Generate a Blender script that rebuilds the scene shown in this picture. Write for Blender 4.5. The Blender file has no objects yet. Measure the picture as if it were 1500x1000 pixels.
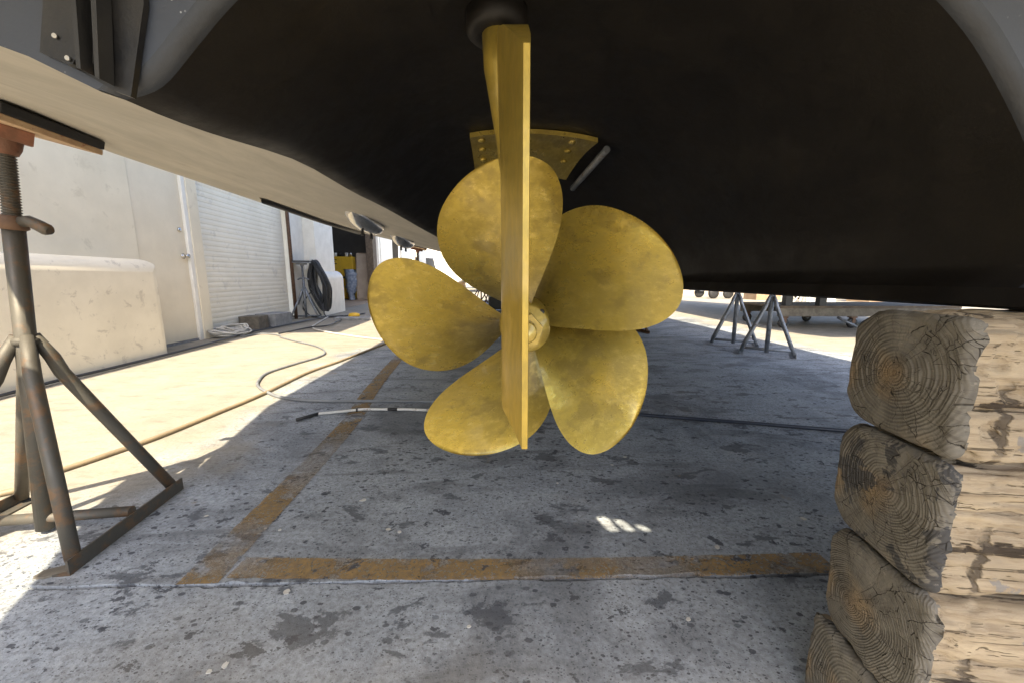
import bpy, bmesh, math, random
from mathutils import Vector, Matrix, noise
R = math.radians
random.seed(7)
scene = bpy.context.scene
col = scene.collection

# ------------------------------------------------------------------ camera
CAM_H, PITCH = 0.80, 9.25
cd = bpy.data.cameras.new('camera'); cam = bpy.data.objects.new('camera', cd); col.objects.link(cam)
cd.lens = 13.56; cd.sensor_width = 36.0; cd.clip_start = 0.02; cd.clip_end = 1500
cam.location = (0, 0, CAM_H); cam.rotation_euler = (R(90 - PITCH), 0, 0)
scene.camera = cam

# ------------------------------------------------------------------ sky, sun, exposure
SUN_DIR = Vector((0.03, 0.78, -1.0)).normalized()        # the way the light travels
world = bpy.data.worlds.new('World'); scene.world = world; world.use_nodes = True
wn = world.node_tree.nodes; wl = world.node_tree.links
sky = wn.new('ShaderNodeTexSky'); sky.sky_type = 'NISHITA'; sky.sun_disc = False
sky.sun_elevation = math.asin(-SUN_DIR.z); sky.sun_rotation = R(180); sky.dust_density = 2.5; sky.ozone_density = 1.0
wl.new(sky.outputs[0], wn['Background'].inputs[0]); wn['Background'].inputs[1].default_value = 0.15
sl = bpy.data.lights.new('sun', 'SUN'); sl.energy = 4.6; sl.angle = R(0.53); sl.color = (1.0, 0.87, 0.64)
so = bpy.data.objects.new('sun', sl); col.objects.link(so)
so.rotation_euler = SUN_DIR.to_track_quat('-Z', 'Y').to_euler(); so.location = (0, -10, 12)
vs = scene.view_settings
vs.view_transform = 'Standard'; vs.look = 'None'; vs.gamma = 1.0; vs.use_curve_mapping = False
vs.exposure = 1.80
scene.cycles.max_bounces = 6; scene.cycles.diffuse_bounces = 4

# ------------------------------------------------------------------ node helpers
class NT:
    def __init__(s, name):
        s.m = bpy.data.materials.new(name); s.m.use_nodes = True
        s.t = s.m.node_tree; s.b = s.t.nodes['Principled BSDF']; s.out = s.t.nodes['Material Output']
        s._co = None
    def n(s, k, **kw):
        x = s.t.nodes.new('ShaderNode' + k)
        for a, v in kw.items(): setattr(x, a, v)
        return x
    def put(s, sock, v):
        if hasattr(v, 'is_linked'): s.t.links.new(v, sock)
        elif isinstance(v, (tuple, list)) and len(v) == 3 and sock.type == 'RGBA': sock.default_value = (*v, 1)
        else: sock.default_value = v
    def co(s):
        if s._co is None: s._co = s.n('TexCoord').outputs['Object']
        return s._co
    def mapping(s, scale=(1, 1, 1), rot=(0, 0, 0), loc=(0, 0, 0), src=None):
        m = s.n('Mapping'); m.inputs['Scale'].default_value = scale; m.inputs['Rotation'].default_value = rot; m.inputs['Location'].default_value = loc
        s.put(m.inputs['Vector'], src or s.co()); return m.outputs[0]
    def noise(s, scale=5, detail=4, rough=.55, dist=0, vec=None):
        x = s.n('TexNoise'); x.inputs['Scale'].default_value = scale; x.inputs['Detail'].default_value = detail
        x.inputs['Roughness'].default_value = rough; x.inputs['Distortion'].default_value = dist
        s.put(x.inputs['Vector'], vec or s.co()); return x.outputs['Fac']
    def voro(s, scale=5, feature='F1', vec=None, rnd=1.0, out='Distance'):
        x = s.n('TexVoronoi', feature=feature); x.inputs['Scale'].default_value = scale; x.inputs['Randomness'].default_value = rnd
        s.put(x.inputs['Vector'], vec or s.co()); return x.outputs[out]
    def math(s, op, a, b=0.0, c=None, clamp=False):
        x = s.n('Math', operation=op, use_clamp=clamp); s.put(x.inputs[0], a); s.put(x.inputs[1], b)
        if c is not None: s.put(x.inputs[2], c)
        return x.outputs[0]
    def ramp(s, f, lo, hi, a=0.0, b=1.0):
        x = s.n('MapRange', interpolation_type='SMOOTHSTEP'); s.put(x.inputs[0], f)
        for i, v in enumerate((lo, hi, a, b)): x.inputs[i + 1].default_value = v
        return x.outputs[0]
    def mix(s, f, a, b, mode='MIX'):
        x = s.n('Mix', data_type='RGBA', blend_type=mode); s.put(x.inputs[0], f); s.put(x.inputs[6], a); s.put(x.inputs[7], b); return x.outputs[2]
    def bump(s, h, strength=.3, dist=.01, prev=None):
        x = s.n('Bump'); x.inputs['Strength'].default_value = strength; x.inputs['Distance'].default_value = dist; s.put(x.inputs['Height'], h)
        if prev is not None: s.put(x.inputs['Normal'], prev)
        return x.outputs[0]
    def set(s, **kw):
        names = dict(color='Base Color', rough='Roughness', metal='Metallic', normal='Normal', spec='Specular IOR Level', coat='Coat Weight', coat_rough='Coat Roughness', alpha='Alpha', trans='Transmission Weight')
        for k, v in kw.items(): s.put(s.b.inputs[names[k]], v)
        return s.m

MATS = {}
def mat(name, fn):
    if name not in MATS: MATS[name] = fn(NT(name))
    return MATS[name]

def mottled(name, c1, c2, scale=8, rough=.5, metal=0.0, bump=.15, bscale=60, c3=None, rvar=.12, spec=.5):
    def f(t):
        n1 = t.noise(scale, 6, .62); n2 = t.noise(bscale, 4, .6)
        c = t.mix(t.ramp(n1, .35, .68), c1, c2)
        if c3: c = t.mix(t.ramp(t.noise(scale * 2.3, 8, .7, .4), .56, .66), c, c3)
        r = t.math('ADD', t.math('MULTIPLY', n1, rvar * 2), rough - rvar)
        return t.set(color=c, rough=r, metal=metal, spec=spec, normal=t.bump(n2, bump, .004))
    return mat(name, f)

def m_concrete(t):
    # grey slab with drips and smears of old bottom paint, flecks, grit and pale splats
    mid = t.noise(3.2, 6, .65, .2); fine = t.noise(70, 4, .7); grit = t.noise(300, 2, .6)
    sep = t.n('SeparateXYZ'); t.put(sep.inputs[0], t.co())
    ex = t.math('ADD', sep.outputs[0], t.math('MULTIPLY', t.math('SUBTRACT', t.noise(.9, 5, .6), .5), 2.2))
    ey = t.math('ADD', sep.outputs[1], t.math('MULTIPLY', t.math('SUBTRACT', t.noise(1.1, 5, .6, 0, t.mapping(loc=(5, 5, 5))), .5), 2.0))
    berth_shade = t.math('MULTIPLY', t.math('MULTIPLY', t.ramp(ex, -1.8, -1.3), t.ramp(ex, 3.2, 4.1, 1, 0)), t.math('MULTIPLY', t.ramp(ey, .0, .9), t.ramp(ey, 13, 15, 1, 0)))  # stained berth; its blue-grey also paints in hull shade, tan beyond the sunlit tone
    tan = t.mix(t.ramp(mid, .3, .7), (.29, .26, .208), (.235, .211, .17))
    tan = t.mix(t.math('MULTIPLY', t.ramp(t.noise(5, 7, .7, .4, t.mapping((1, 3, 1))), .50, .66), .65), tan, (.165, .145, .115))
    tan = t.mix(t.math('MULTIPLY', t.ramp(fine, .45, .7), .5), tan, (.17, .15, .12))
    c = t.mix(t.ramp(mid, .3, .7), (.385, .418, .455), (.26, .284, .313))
    c = t.mix(t.ramp(fine, .35, .7), c, t.mix(.6, c, (.10, .104, .112)))
    c = t.mix(t.math('MULTIPLY', t.ramp(grit, .55, .75), .55), c, (.36, .362, .362))
    streak = t.noise(2.0, 6, .6, .6, t.mapping((1.0, 3.0, 1), (0, 0, R(8))))
    c = t.mix(t.math('MULTIPLY', t.ramp(streak, .5, .66), .6), c, (.085, .088, .096))
    pale = t.noise(2.6, 6, .66, .4, t.mapping((1, 2.2, 1), loc=(7, 3, 1)))
    c = t.mix(t.math('MULTIPLY', t.ramp(pale, .57, .7), .55), c, (.36, .365, .37))
    bigst = t.noise(1.3, 5, .6, .4, t.mapping((1, 1, 1), loc=(11, 6, 0)))
    c = t.mix(t.math('MULTIPLY', t.ramp(bigst, .52, .64), .5), c, (.075, .08, .093))
    blotch = t.noise(4.6, 8, .68, .3, t.mapping((1, 1.6, 1), loc=(3, 1, 0)))
    c = t.mix(t.math('MULTIPLY', t.ramp(blotch, .575, .61), .75), c, (.055, .06, .073))
    drip = t.noise(13, 7, .66, .3, t.mapping((1, 1.35, 1), (0, 0, R(-18)), (1, 7, 0)))
    c = t.mix(t.math('MULTIPLY', t.ramp(drip, .61, .63), .85), c, (.038, .042, .053))
    def flecks(scale, thr, loc, dens, col_, amt, c):
        v = t.voro(scale, vec=t.mapping((1, 1.5, 1), (0, 0, R(-20)), loc))
        keep = t.ramp(t.noise(1.9, 4, .65, 0, t.mapping(loc=loc)), dens, dens + .15)
        sz = t.math('ADD', v, t.math('MULTIPLY', t.noise(scale * 1.7, 4, .7, 0, t.mapping(loc=loc)), .34))
        return t.mix(t.math('MULTIPLY', t.math('MULTIPLY', t.ramp(sz, thr, thr + .05, 1, 0), keep), amt), c, col_)
    c = flecks(9, .24, (2, 3, 0), .46, (.052, .058, .072), .8, c)
    c = flecks(20, .33, (3, 8, 0), .40, (.04, .044, .056), .85, c)
    c = flecks(46, .33, (9, 2, 0), .36, (.042, .046, .056), .85, c)
    c = flecks(105, .36, (5, 5, 0), .34, (.05, .054, .063), .8, c)
    c = flecks(58, .22, (1, 4, 0), .5, (.55, .54, .5), .6, c)
    wv = t.voro(4.3, vec=t.mapping((1, 1.4, 1), loc=(4.4, 5.2, 0)))
    wh = t.ramp(t.math('ADD', wv, t.math('MULTIPLY', t.noise(40, 3), .09)), .072, .082, 1, 0)
    c = t.mix(t.math('MULTIPLY', wh, .8), c, (.62, .58, .5))
    rust = t.noise(5.5, 5, .6, 0, t.mapping(loc=(20, 3, 0)))
    c = t.mix(t.math('MULTIPLY', t.ramp(rust, .66, .72), .4), c, (.26, .19, .11))
    c = t.mix(t.math('MULTIPLY_ADD', berth_shade, .93, .07), tan, c)
    h = t.math('ADD', t.math('MULTIPLY', fine, .6), t.math('MULTIPLY', grit, .35))
    h = t.math('ADD', h, t.math('MULTIPLY', drip, .3))
    return t.set(color=c, rough=t.ramp(blotch, .4, .65, .82, .6), spec=.35, normal=t.bump(h, .6, .004))
def m_line(t):
    n = t.noise(60, 5, .7); w = t.noise(6, 6, .68, .5)
    c = t.mix(t.ramp(n, .35, .7), (.31, .20, .075), (.19, .135, .075))
    c = t.mix(t.ramp(t.noise(16, 5, .6, .5, t.mapping(loc=(1, 7, 0))), .60, .63), c, (.06, .06, .065))
    t.set(color=c, rough=.75, normal=t.bump(n, .5, .003), spec=.3)
    a = t.math('MULTIPLY', t.ramp(w, .50, .66, 1, .1), t.ramp(t.noise(120, 3, .7), .34, .52, .25, 1))
    a = t.math('MULTIPLY', a, t.ramp(t.noise(1.7, 3, .5, 0, t.mapping(loc=(2.2, .4, 0))), .30, .50, .30, .9))
    return t.set(alpha=a)
def m_bronze(t):
    n1 = t.noise(7, 7, .68, .3); n2 = t.noise(30, 6, .7, .15, t.mapping((1, .35, 1.7), (.4, .3, .5))); n3 = t.noise(150, 3, .6)
    c = t.mix(t.ramp(n1, .36, .64), (.50, .36, .06), (.36, .265, .052))
    c = t.mix(t.math('MULTIPLY', t.ramp(n2, .48, .68), .5), c, (.60, .445, .115))
    c = t.mix(t.math('MULTIPLY', t.ramp(t.noise(11, 6, .66, .2, t.mapping((1, 1, 1.4), loc=(4, 4, 1))), .52, .64), .55), c, (.22, .16, .042))
    c = t.mix(t.math('MULTIPLY', t.ramp(t.noise(60, 5, .7), .66, .74), .5), c, (.15, .10, .035))
    n4 = t.noise(48, 6, .72, .25, t.mapping((1, .4, 1.5), (.9, .2, .3))); c = t.mix(t.math('MULTIPLY', t.ramp(n4, .50, .62), .35), c, (.28, .20, .045)); c = t.mix(t.math('MULTIPLY', t.ramp(n4, .46, .34), .4), c, (.66, .49, .14))
    r = t.ramp(t.math('ADD', t.math('MULTIPLY', n1, .5), t.math('MULTIPLY', n4, .5)), .36, .62, .20, .52)
    b = t.bump(n4, .22, .003); b = t.bump(n3, .14, .001, b)
    return t.set(color=c, metal=.55, rough=r, normal=b, coat=t.ramp(t.noise(4, 4), .42, .62, .05, .8), coat_rough=.09)
def m_rudder(t):
    n1 = t.noise(7, 6, .6); st = t.noise(30, 6, .7, .2, t.mapping((2.2, 2.2, .8)))
    c = t.mix(t.ramp(st, .35, .66), (.44, .31, .056), (.33, .237, .048))
    c = t.mix(t.math('MULTIPLY', t.ramp(n1, .56, .7), .4), c, (.56, .41, .16))
    return t.set(color=c, metal=.5, rough=t.ramp(n1, .3, .7, .28, .46), normal=t.bump(st, .08, .003), coat=.15, coat_rough=.2)
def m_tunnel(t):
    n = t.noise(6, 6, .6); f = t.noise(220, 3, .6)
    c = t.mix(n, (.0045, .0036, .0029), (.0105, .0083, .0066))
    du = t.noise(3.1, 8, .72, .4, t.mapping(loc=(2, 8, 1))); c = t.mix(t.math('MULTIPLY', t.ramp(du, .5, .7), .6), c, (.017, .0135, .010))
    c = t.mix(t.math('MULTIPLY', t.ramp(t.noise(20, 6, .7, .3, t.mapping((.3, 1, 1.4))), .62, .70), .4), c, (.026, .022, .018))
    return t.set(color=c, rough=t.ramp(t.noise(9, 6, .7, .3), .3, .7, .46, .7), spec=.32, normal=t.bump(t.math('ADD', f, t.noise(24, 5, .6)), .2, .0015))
def m_bottom(t):
    n = t.noise(3.4, 8, .7, .3, t.mapping((1.5, .7, 1))); f = t.noise(300, 3, .6); sc = t.noise(9, 7, .72, .2, t.mapping((1.6, .5, 1), (0, 0, R(6))))
    c = t.mix(t.ramp(n, .3, .7), (.47, .435, .37), (.34, .315, .27))
    c = t.mix(t.math('MULTIPLY', t.ramp(sc, .56, .7), .5), c, (.30, .265, .22))
    c = t.mix(t.math('MULTIPLY', t.ramp(t.noise(40, 6, .75), .66, .72), .6), c, (.1, .09, .08))
    return t.set(color=c, rough=.6, spec=.4, normal=t.bump(f, .2, .001))
def m_transom(t):
    n = t.noise(5, 5, .6); f = t.noise(180, 3, .6)
    c = t.mix(n, (.026, .032, .046), (.046, .055, .076))
    sp = t.voro(95); c = t.mix(t.math('MULTIPLY', t.ramp(sp, .10, .14, .8, 0), t.ramp(t.noise(7, 4), .5, .6)), c, (.5, .52, .55))
    return t.set(color=c, rough=t.ramp(n, .3, .7, .38, .55), spec=.5, normal=t.bump(t.math('ADD', f, t.math('MULTIPLY', n, 2)), .12, .002))
def m_wood_end(pith, paint=0.0, freq=1150.0):
    def f(t):
        sep = t.n('SeparateXYZ'); t.put(sep.inputs[0], t.co())
        dy = t.math('SUBTRACT', sep.outputs[1], pith[0]); dz = t.math('SUBTRACT', sep.outputs[2], pith[1])
        rad = t.math('SQRT', t.math('ADD', t.math('MULTIPLY', dy, dy), t.math('MULTIPLY', dz, dz)))
        wob = t.math('MULTIPLY', t.math('SUBTRACT', t.noise(14, 3, .5), .5), .018)
        rr = t.math('ADD', rad, wob)
        a = t.math('ARCTAN2', dz, dy)
        ring = t.math('SINE', t.math('MULTIPLY', rr, freq)); ring = t.math('MULTIPLY_ADD', ring, .5, .5)
        ring = t.math('MULTIPLY', ring, t.ramp(t.noise(9, 3, .6), .3, .62, .25, 1))
        # radial checks: angle cells with a jagged wobble
        cmb = t.n('CombineXYZ'); t.put(cmb.inputs[0], t.math('ADD', t.math('MULTIPLY', a, 2.2), t.math('MULTIPLY', t.noise(55, 4, .7), .22))); t.put(cmb.inputs[1], t.math('MULTIPLY', rad, 9.0))
        ck = t.voro(1.35, 'DISTANCE_TO_EDGE', cmb.outputs[0])
        crack = t.math('MULTIPLY', t.ramp(ck, .002, .014, 1, 0), t.ramp(t.noise(22, 4, .6), .43, .53))
        cm2 = t.n('CombineXYZ'); t.put(cm2.inputs[0], t.math('MULTIPLY', a, 3.2)); t.put(cm2.inputs[1], t.math('MULTIPLY', rr, 130.0))
        ck2 = t.voro(1.0, 'DISTANCE_TO_EDGE', cm2.outputs[0])
        crack2 = t.math('MULTIPLY', t.ramp(ck2, .006, .03, .8, 0), t.ramp(t.noise(17, 4, .6, 0, t.mapping(loc=(1, 2, 3))), .51, .60))
        crack = t.math('MAXIMUM', crack, crack2)
        big = t.noise(8, 5, .6, .4)
        c = t.mix(t.ramp(big, .35, .66), (.165, .152, .13), (.08, .074, .066))
        c = t.mix(t.math('MULTIPLY', ring, .30), c, (.225, .205, .172))
        c = t.mix(t.math('MULTIPLY', t.ramp(t.noise(6, 3, .5, 0, t.mapping(loc=(3, 3, 1))), .58, .72), .6), c, (.30, .21, .115))
        core = t.ramp(t.math('ADD', rad, t.math('MULTIPLY', big, .03)), .012, .05, .35, 0)
        c = t.mix(core, c, (.25, .165, .09))
        if paint: c = t.mix(t.math('MULTIPLY', t.ramp(t.noise(13, 5, .6, .3, t.mapping(loc=(6.1, paint, 2))), .56, .585), .9), c, (.045, .045, .048))
        cm3 = t.n('CombineXYZ'); t.put(cm3.inputs[0], t.math('MULTIPLY', a, 26.0)); t.put(cm3.inputs[1], t.math('MULTIPLY', rad, 22.0))
        fib = t.noise(1.0, 5, .7, .2, cm3.outputs[0]); c = t.mix(t.math('MULTIPLY', t.ramp(fib, .5, .68), .55), c, (.06, .052, .042))
        c = t.mix(t.math('MULTIPLY', t.ramp(t.noise(120, 4, .7), .58, .7), .4), c, (.30, .27, .22))
        c = t.mix(crack, c, (.014, .011, .008))
        h = t.math('SUBTRACT', t.math('MULTIPLY', ring, .35), t.math('MULTIPLY', crack, 1.2))
        h = t.math('ADD', h, t.math('MULTIPLY', t.noise(160, 4, .7), .25))
        return t.set(color=c, rough=.86, spec=.25, normal=t.bump(h, .8, .003))
    return f
def m_wood_side(t):
    g1 = t.noise(12, 7, .68, .6, t.mapping((.14, 1, 1))); g2 = t.noise(110, 6, .75, .3, t.mapping((.07, 1, 1))); big = t.noise(4.5, 4, .6)
    c = t.mix(t.ramp(g1, .34, .64), (.39, .315, .215), (.25, .20, .14))
    c = t.mix(t.math('MULTIPLY', t.ramp(g2, .46, .62), .7), c, (.20, .15, .10))
    c = t.mix(t.math('MULTIPLY', t.ramp(big, .5, .72), .45), c, (.50, .40, .26))
    split = t.ramp(t.noise(30, 5, .7, .5, t.mapping((.06, 1, 1), loc=(3, 9, 1))), .60, .63)
    c = t.mix(split, c, (.035, .025, .018))
    dab = t.ramp(t.noise(9, 6, .65, .3, t.mapping((1, 1, 1.6), loc=(2, 5, 3))), .61, .64)
    c = t.mix(t.math('MULTIPLY', dab, .7), c, (.16, .16, .165))
    sx = t.n('SeparateXYZ'); t.put(sx.inputs[0], t.co())
    jag = t.math('ABSOLUTE', t.math('SUBTRACT', sx.outputs[0], t.math('ADD', .012, t.math('MULTIPLY', t.noise(17, 5, .7, .5, t.mapping((.3, 1, 1))), .085))))
    tear = t.math('MULTIPLY', t.ramp(t.math('ADD', jag, t.math('MULTIPLY', t.noise(70, 4, .7), .012)), .009, .015, 1, 0), t.ramp(t.noise(11, 4, .6, 0, t.mapping((.3, 1, 1), loc=(0, 4, 0))), .42, .52))
    c = t.mix(t.math('MULTIPLY', tear, .85), c, (.05, .038, .028)); split = t.math('MAXIMUM', split, tear)
    hair = t.ramp(t.noise(160, 4, .7, .2, t.mapping((.03, 1, 1), loc=(8, 1, 4))), .60, .64); c = t.mix(t.math('MULTIPLY', hair, .8), c, (.06, .045, .03))
    c = t.mix(t.math('MULTIPLY', t.ramp(t.noise(7, 6, .68, .3, t.mapping((.7, 1, 1), loc=(6, 6, 2))), .56, .68), .55), c, (.20, .17, .13))
    h = t.math('SUBTRACT', t.math('ADD', t.math('MULTIPLY', g2, .9), t.math('MULTIPLY', split, -1.6)), hair)
    return t.set(color=c, rough=.82, spec=.25, normal=t.bump(h, .8, .004))

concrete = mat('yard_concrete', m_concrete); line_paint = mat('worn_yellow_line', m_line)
bronze = mat('propeller_bronze', m_bronze); rudder_mat = mat('rudder_bronze', m_rudder)
tunnel_mat = mat('black_antifouling', m_tunnel); bottom_mat = mat('sanded_bottom_paint', m_bottom); transom_mat = mat('slate_gelcoat', m_transom)
rim_mat = mottled('dark_slate_rim', (.010, .012, .017), (.022, .026, .035), 9, .5, 0, .15, 150)
wood_side = mat('timber_side', m_wood_side)
steel_rust = mat('stand_steel_rusty', lambda t: t.set(color=t.mix(t.ramp(t.noise(14, 6, .65, .3), .48, .64), (.085, .078, .066), (.15, .09, .05)), rough=t.ramp(t.noise(9, 4), .3, .7, .42, .68), metal=.35, normal=t.bump(t.noise(120, 4, .6), .25, .003)))
steel_galv = mottled('stand_steel_grey', (.13, .145, .165), (.26, .275, .30), 11, .5, .4, .2, 90, (.14, .09, .055))
orange_steel = mottled('orange_primer_steel', (.26, .10, .055), (.15, .07, .04), 16, .6, .15, .3, 120, (.10, .055, .035))
plate_tan = mottled('plywood_edge_tan', (.55, .38, .22), (.42, .27, .16), 14, .75, 0, .3, 90, (.30, .11, .06))
rubber = mottled('black_rubber', (.012, .012, .013), (.024, .023, .022), 9, .55, 0, .2, 150)
black_plastic = mottled('weathered_black_plastic', (.004, .004, .005), (.018, .016, .014), 13, .45, 0, .15, 140)
cream = mottled('cream_wall_paint', (.80, .715, .55), (.73, .65, .495), 2.2, .7, 0, .15, 130, (.68, .60, .45), .06)
cream_door = mottled('cream_door_paint', (.78, .69, .53), (.72, .635, .485), 3, .55, 0, .06, 150)
bumper_mat = mottled('smooth_render_cream', (.79, .71, .56), (.72, .645, .505), 3.5, .62, 0, .15, 80, (.58, .51, .40))
white_paint = mottled('white_paint', (.82, .79, .72), (.74, .71, .64), 5, .55, 0, .08, 120)
shutter_mat = mottled('white_shutter', (.86, .81, .69), (.81, .76, .64), 2.6, .5, 0, .06, 140, (.70, .66, .57))
rust_pipe = mottled('rusty_brown_steel', (.09, .05, .03), (.15, .085, .05), 20, .7, .2, .3, 100)
chrome = mottled('brushed_steel', (.62, .61, .59), (.5, .49, .47), 20, .22, .95, .05, 200)
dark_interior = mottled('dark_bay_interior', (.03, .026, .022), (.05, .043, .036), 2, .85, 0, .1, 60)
yellow_paint = mottled('yellow_cabinet_paint', (.78, .47, .035), (.68, .41, .03), 4, .45, 0, .05, 100)
tan_board = mottled('tan_board', (.46, .37, .285), (.40, .32, .245), 4, .7, 0, .1, 90)
blue_wrap = mottled('blue_grey_wrap', (.16, .20, .27), (.36, .40, .46), 12, .35, 0, .5, 25)
timber_post = mottled('dark_old_timber', (.07, .05, .035), (.12, .09, .06), 12, .8, 0, .4, 60)
block_dark = mottled('dark_wood_block', (.10, .085, .065), (.16, .14, .11), 14, .85, 0, .4, 70)
block_grey = mottled('grey_concrete_block', (.19, .195, .20), (.28, .28, .28), 14, .9, 0, .4, 70)
beige_hose = mottled('dusty_beige_hose', (.24, .185, .115), (.18, .14, .09), 9, .6, 0, .15, 120)
grey_hose = mottled('grey_hose', (.17, .18, .19), (.12, .125, .135), 9, .5, 0, .12, 120)
black_hose = mottled('black_hose', (.016, .017, .02), (.03, .031, .035), 9, .45, 0, .12, 120)
navy_hose = mottled('dark_blue_cable', (.016, .022, .038), (.03, .037, .055), 9, .45, 0, .12, 120)
white_hose = mottled('off_white_hose', (.52, .50, .46), (.42, .40, .36), 9, .55, 0, .12, 120)
pole_mat = mottled('white_pole', (.62, .61, .58), (.5, .49, .46), 15, .4, 0, .08, 120, (.22, .15, .1))
roof_mat = mottled('roof_sheet', (.45, .44, .42), (.38, .37, .35), 2, .6, 0, .1, 40)
tan_wall = mottled('tan_far_wall', (.40, .34, .27), (.32, .27, .21), 1.2, .8, 0, .2, 30)
gel_white = mottled('white_gelcoat', (.80, .80, .78), (.74, .74, .72), 2, .25, 0, .02, 60)
ply_brown = mottled('brown_crate_wood', (.26, .17, .10), (.34, .24, .15), 6, .8, 0, .2, 60)

# ------------------------------------------------------------------ mesh helpers
class MB:
    def __init__(s): s.v = []; s.f = []; s.sm = []
    def add(s, vs_, fs, smooth=False):
        o = len(s.v); s.v += [tuple(p) for p in vs_]; s.f += [tuple(o + i for i in f) for f in fs]; s.sm += [smooth] * len(fs); return s
    def box(s, a, b, M=None, bev=0.0):
        (x0, y0, z0), (x1, y1, z1) = a, b
        if bev:
            bm = bmesh.new(); bmesh.ops.create_cube(bm, size=1)
            for v in bm.verts: v.co = Vector(((x0 + x1) / 2 + v.co.x * (x1 - x0), (y0 + y1) / 2 + v.co.y * (y1 - y0), (z0 + z1) / 2 + v.co.z * (z1 - z0)))
            bmesh.ops.bevel(bm, geom=list(bm.edges), offset=bev, segments=2, profile=.5, affect='EDGES')
            P = [v.co.copy() for v in bm.verts]; Fs = [[v.index for v in f.verts] for f in bm.faces]; bm.free()
        else:
            P = [Vector(p) for p in ((x0,y0,z0),(x1,y0,z0),(x1,y1,z0),(x0,y1,z0),(x0,y0,z1),(x1,y0,z1),(x1,y1,z1),(x0,y1,z1))]
            Fs = [(0,3,2,1),(4,5,6,7),(0,1,5,4),(1,2,6,5),(2,3,7,6),(3,0,4,7)]
        if M is not None: P = [M @ p for p in P]
        return s.add(P, Fs)
    def tube(s, pts, r, seg=12, caps=True):
        pts = [Vector(p) for p in pts]; n = len(pts); rs = r if isinstance(r, (list, tuple)) else [r] * n
        T = [(pts[min(i + 1, n - 1)] - pts[max(i - 1, 0)]).normalized() for i in range(n)]
        up = Vector((0, 0, 1)) if abs(T[0].z) < .9 else Vector((1, 0, 0))
        N = (up - T[0] * up.dot(T[0])).normalized(); P = []
        for i in range(n):
            N = (N - T[i] * N.dot(T[i])).normalized(); B = T[i].cross(N)
            P += [pts[i] + (N * math.cos(2 * math.pi * k / seg) + B * math.sin(2 * math.pi * k / seg)) * rs[i] for k in range(seg)]
        Fs = [(i * seg + k, i * seg + (k + 1) % seg, (i + 1) * seg + (k + 1) % seg, (i + 1) * seg + k) for i in range(n - 1) for k in range(seg)]
        s.add(P, Fs, True)
        if caps:
            o = len(s.v) - len(P); s.f += [tuple(o + k for k in range(seg))[::-1], tuple(o + (n - 1) * seg + k for k in range(seg))]; s.sm += [False, False]
        return s
    def lathe(s, prof, M=None, seg=24, smooth=True):
        P = [Vector((r * math.cos(2 * math.pi * k / seg), r * math.sin(2 * math.pi * k / seg), z)) for r, z in prof for k in range(seg)]
        if M is not None: P = [M @ p for p in P]
        n = len(prof)
        Fs = [(i * seg + k, i * seg + (k + 1) % seg, (i + 1) * seg + (k + 1) % seg, (i + 1) * seg + k) for i in range(n - 1) for k in range(seg)]
        s.add(P, Fs, smooth); o = len(s.v) - len(P)
        s.f += [tuple(o + k for k in range(seg))[::-1], tuple(o + (n - 1) * seg + k for k in range(seg))]; s.sm += [False, False]
        return s
    def prism(s, poly, z0, z1, M=None):
        n = len(poly); P = [Vector((x, y, z0)) for x, y in poly] + [Vector((x, y, z1)) for x, y in poly]
        if M is not None: P = [M @ p for p in P]
        return s.add(P, [tuple(range(n))[::-1], tuple(range(n, 2 * n))] + [(i, (i + 1) % n, n + (i + 1) % n, n + i) for i in range(n)])
    def grid(s, rows, smooth=True):
        m = len(rows[0]); P = [p for r in rows for p in r]
        return s.add(P, [(i * m + j, i * m + j + 1, (i + 1) * m + j + 1, (i + 1) * m + j) for i in range(len(rows) - 1) for j in range(m - 1)], smooth)
    def build(s, name, m, parent=None):
        me = bpy.data.meshes.new(name); me.from_pydata(s.v, [], s.f)
        me.polygons.foreach_set('use_smooth', s.sm); me.update()
        bm = bmesh.new(); bm.from_mesh(me); bmesh.ops.recalc_face_normals(bm, faces=list(bm.faces)); bm.to_mesh(me); bm.free()
        me.materials.append(m); o = bpy.data.objects.new(name, me); col.objects.link(o)
        if parent: o.parent = parent
        return o
def tag(o, label=None, cat=None, group=None, kind=None):
    for k, v in (('label', label), ('category', cat), ('group', group), ('kind', kind)):
        if v: o[k] = v
    return o
def empty(name, loc=(0, 0, 0), rz=0.0):
    o = bpy.data.objects.new(name, None); col.objects.link(o); o.location = loc; o.rotation_euler = (0, 0, rz); o.empty_display_size = .1; return o
def spline(pts, n=8):
    pts = [Vector((*p, 0)[:3]) for p in pts]; out = []
    for i in range(len(pts) - 1):
        p0, p1, p2, p3 = pts[max(i - 1, 0)], pts[i], pts[i + 1], pts[min(i + 2, len(pts) - 1)]
        for k in range(n):
            t = k / n
            out.append(.5 * ((2 * p1) + (p2 - p0) * t + (2 * p0 - 5 * p1 + 4 * p2 - p3) * t * t + (3 * p1 - p0 - 3 * p2 + p3) * t ** 3))
    return out + [pts[-1]]
def interp(x, tab):
    if x <= tab[0][0]: return tab[0][1]
    for (a, va), (b, vb) in zip(tab, tab[1:]):
        if x <= b: return va + (vb - va) * (x - a) / (b - a)
    return tab[-1][1]
def sstep(x, a, b):
    t = min(max((x - a) / (b - a), 0), 1); return t * t * (3 - 2 * t)

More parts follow.
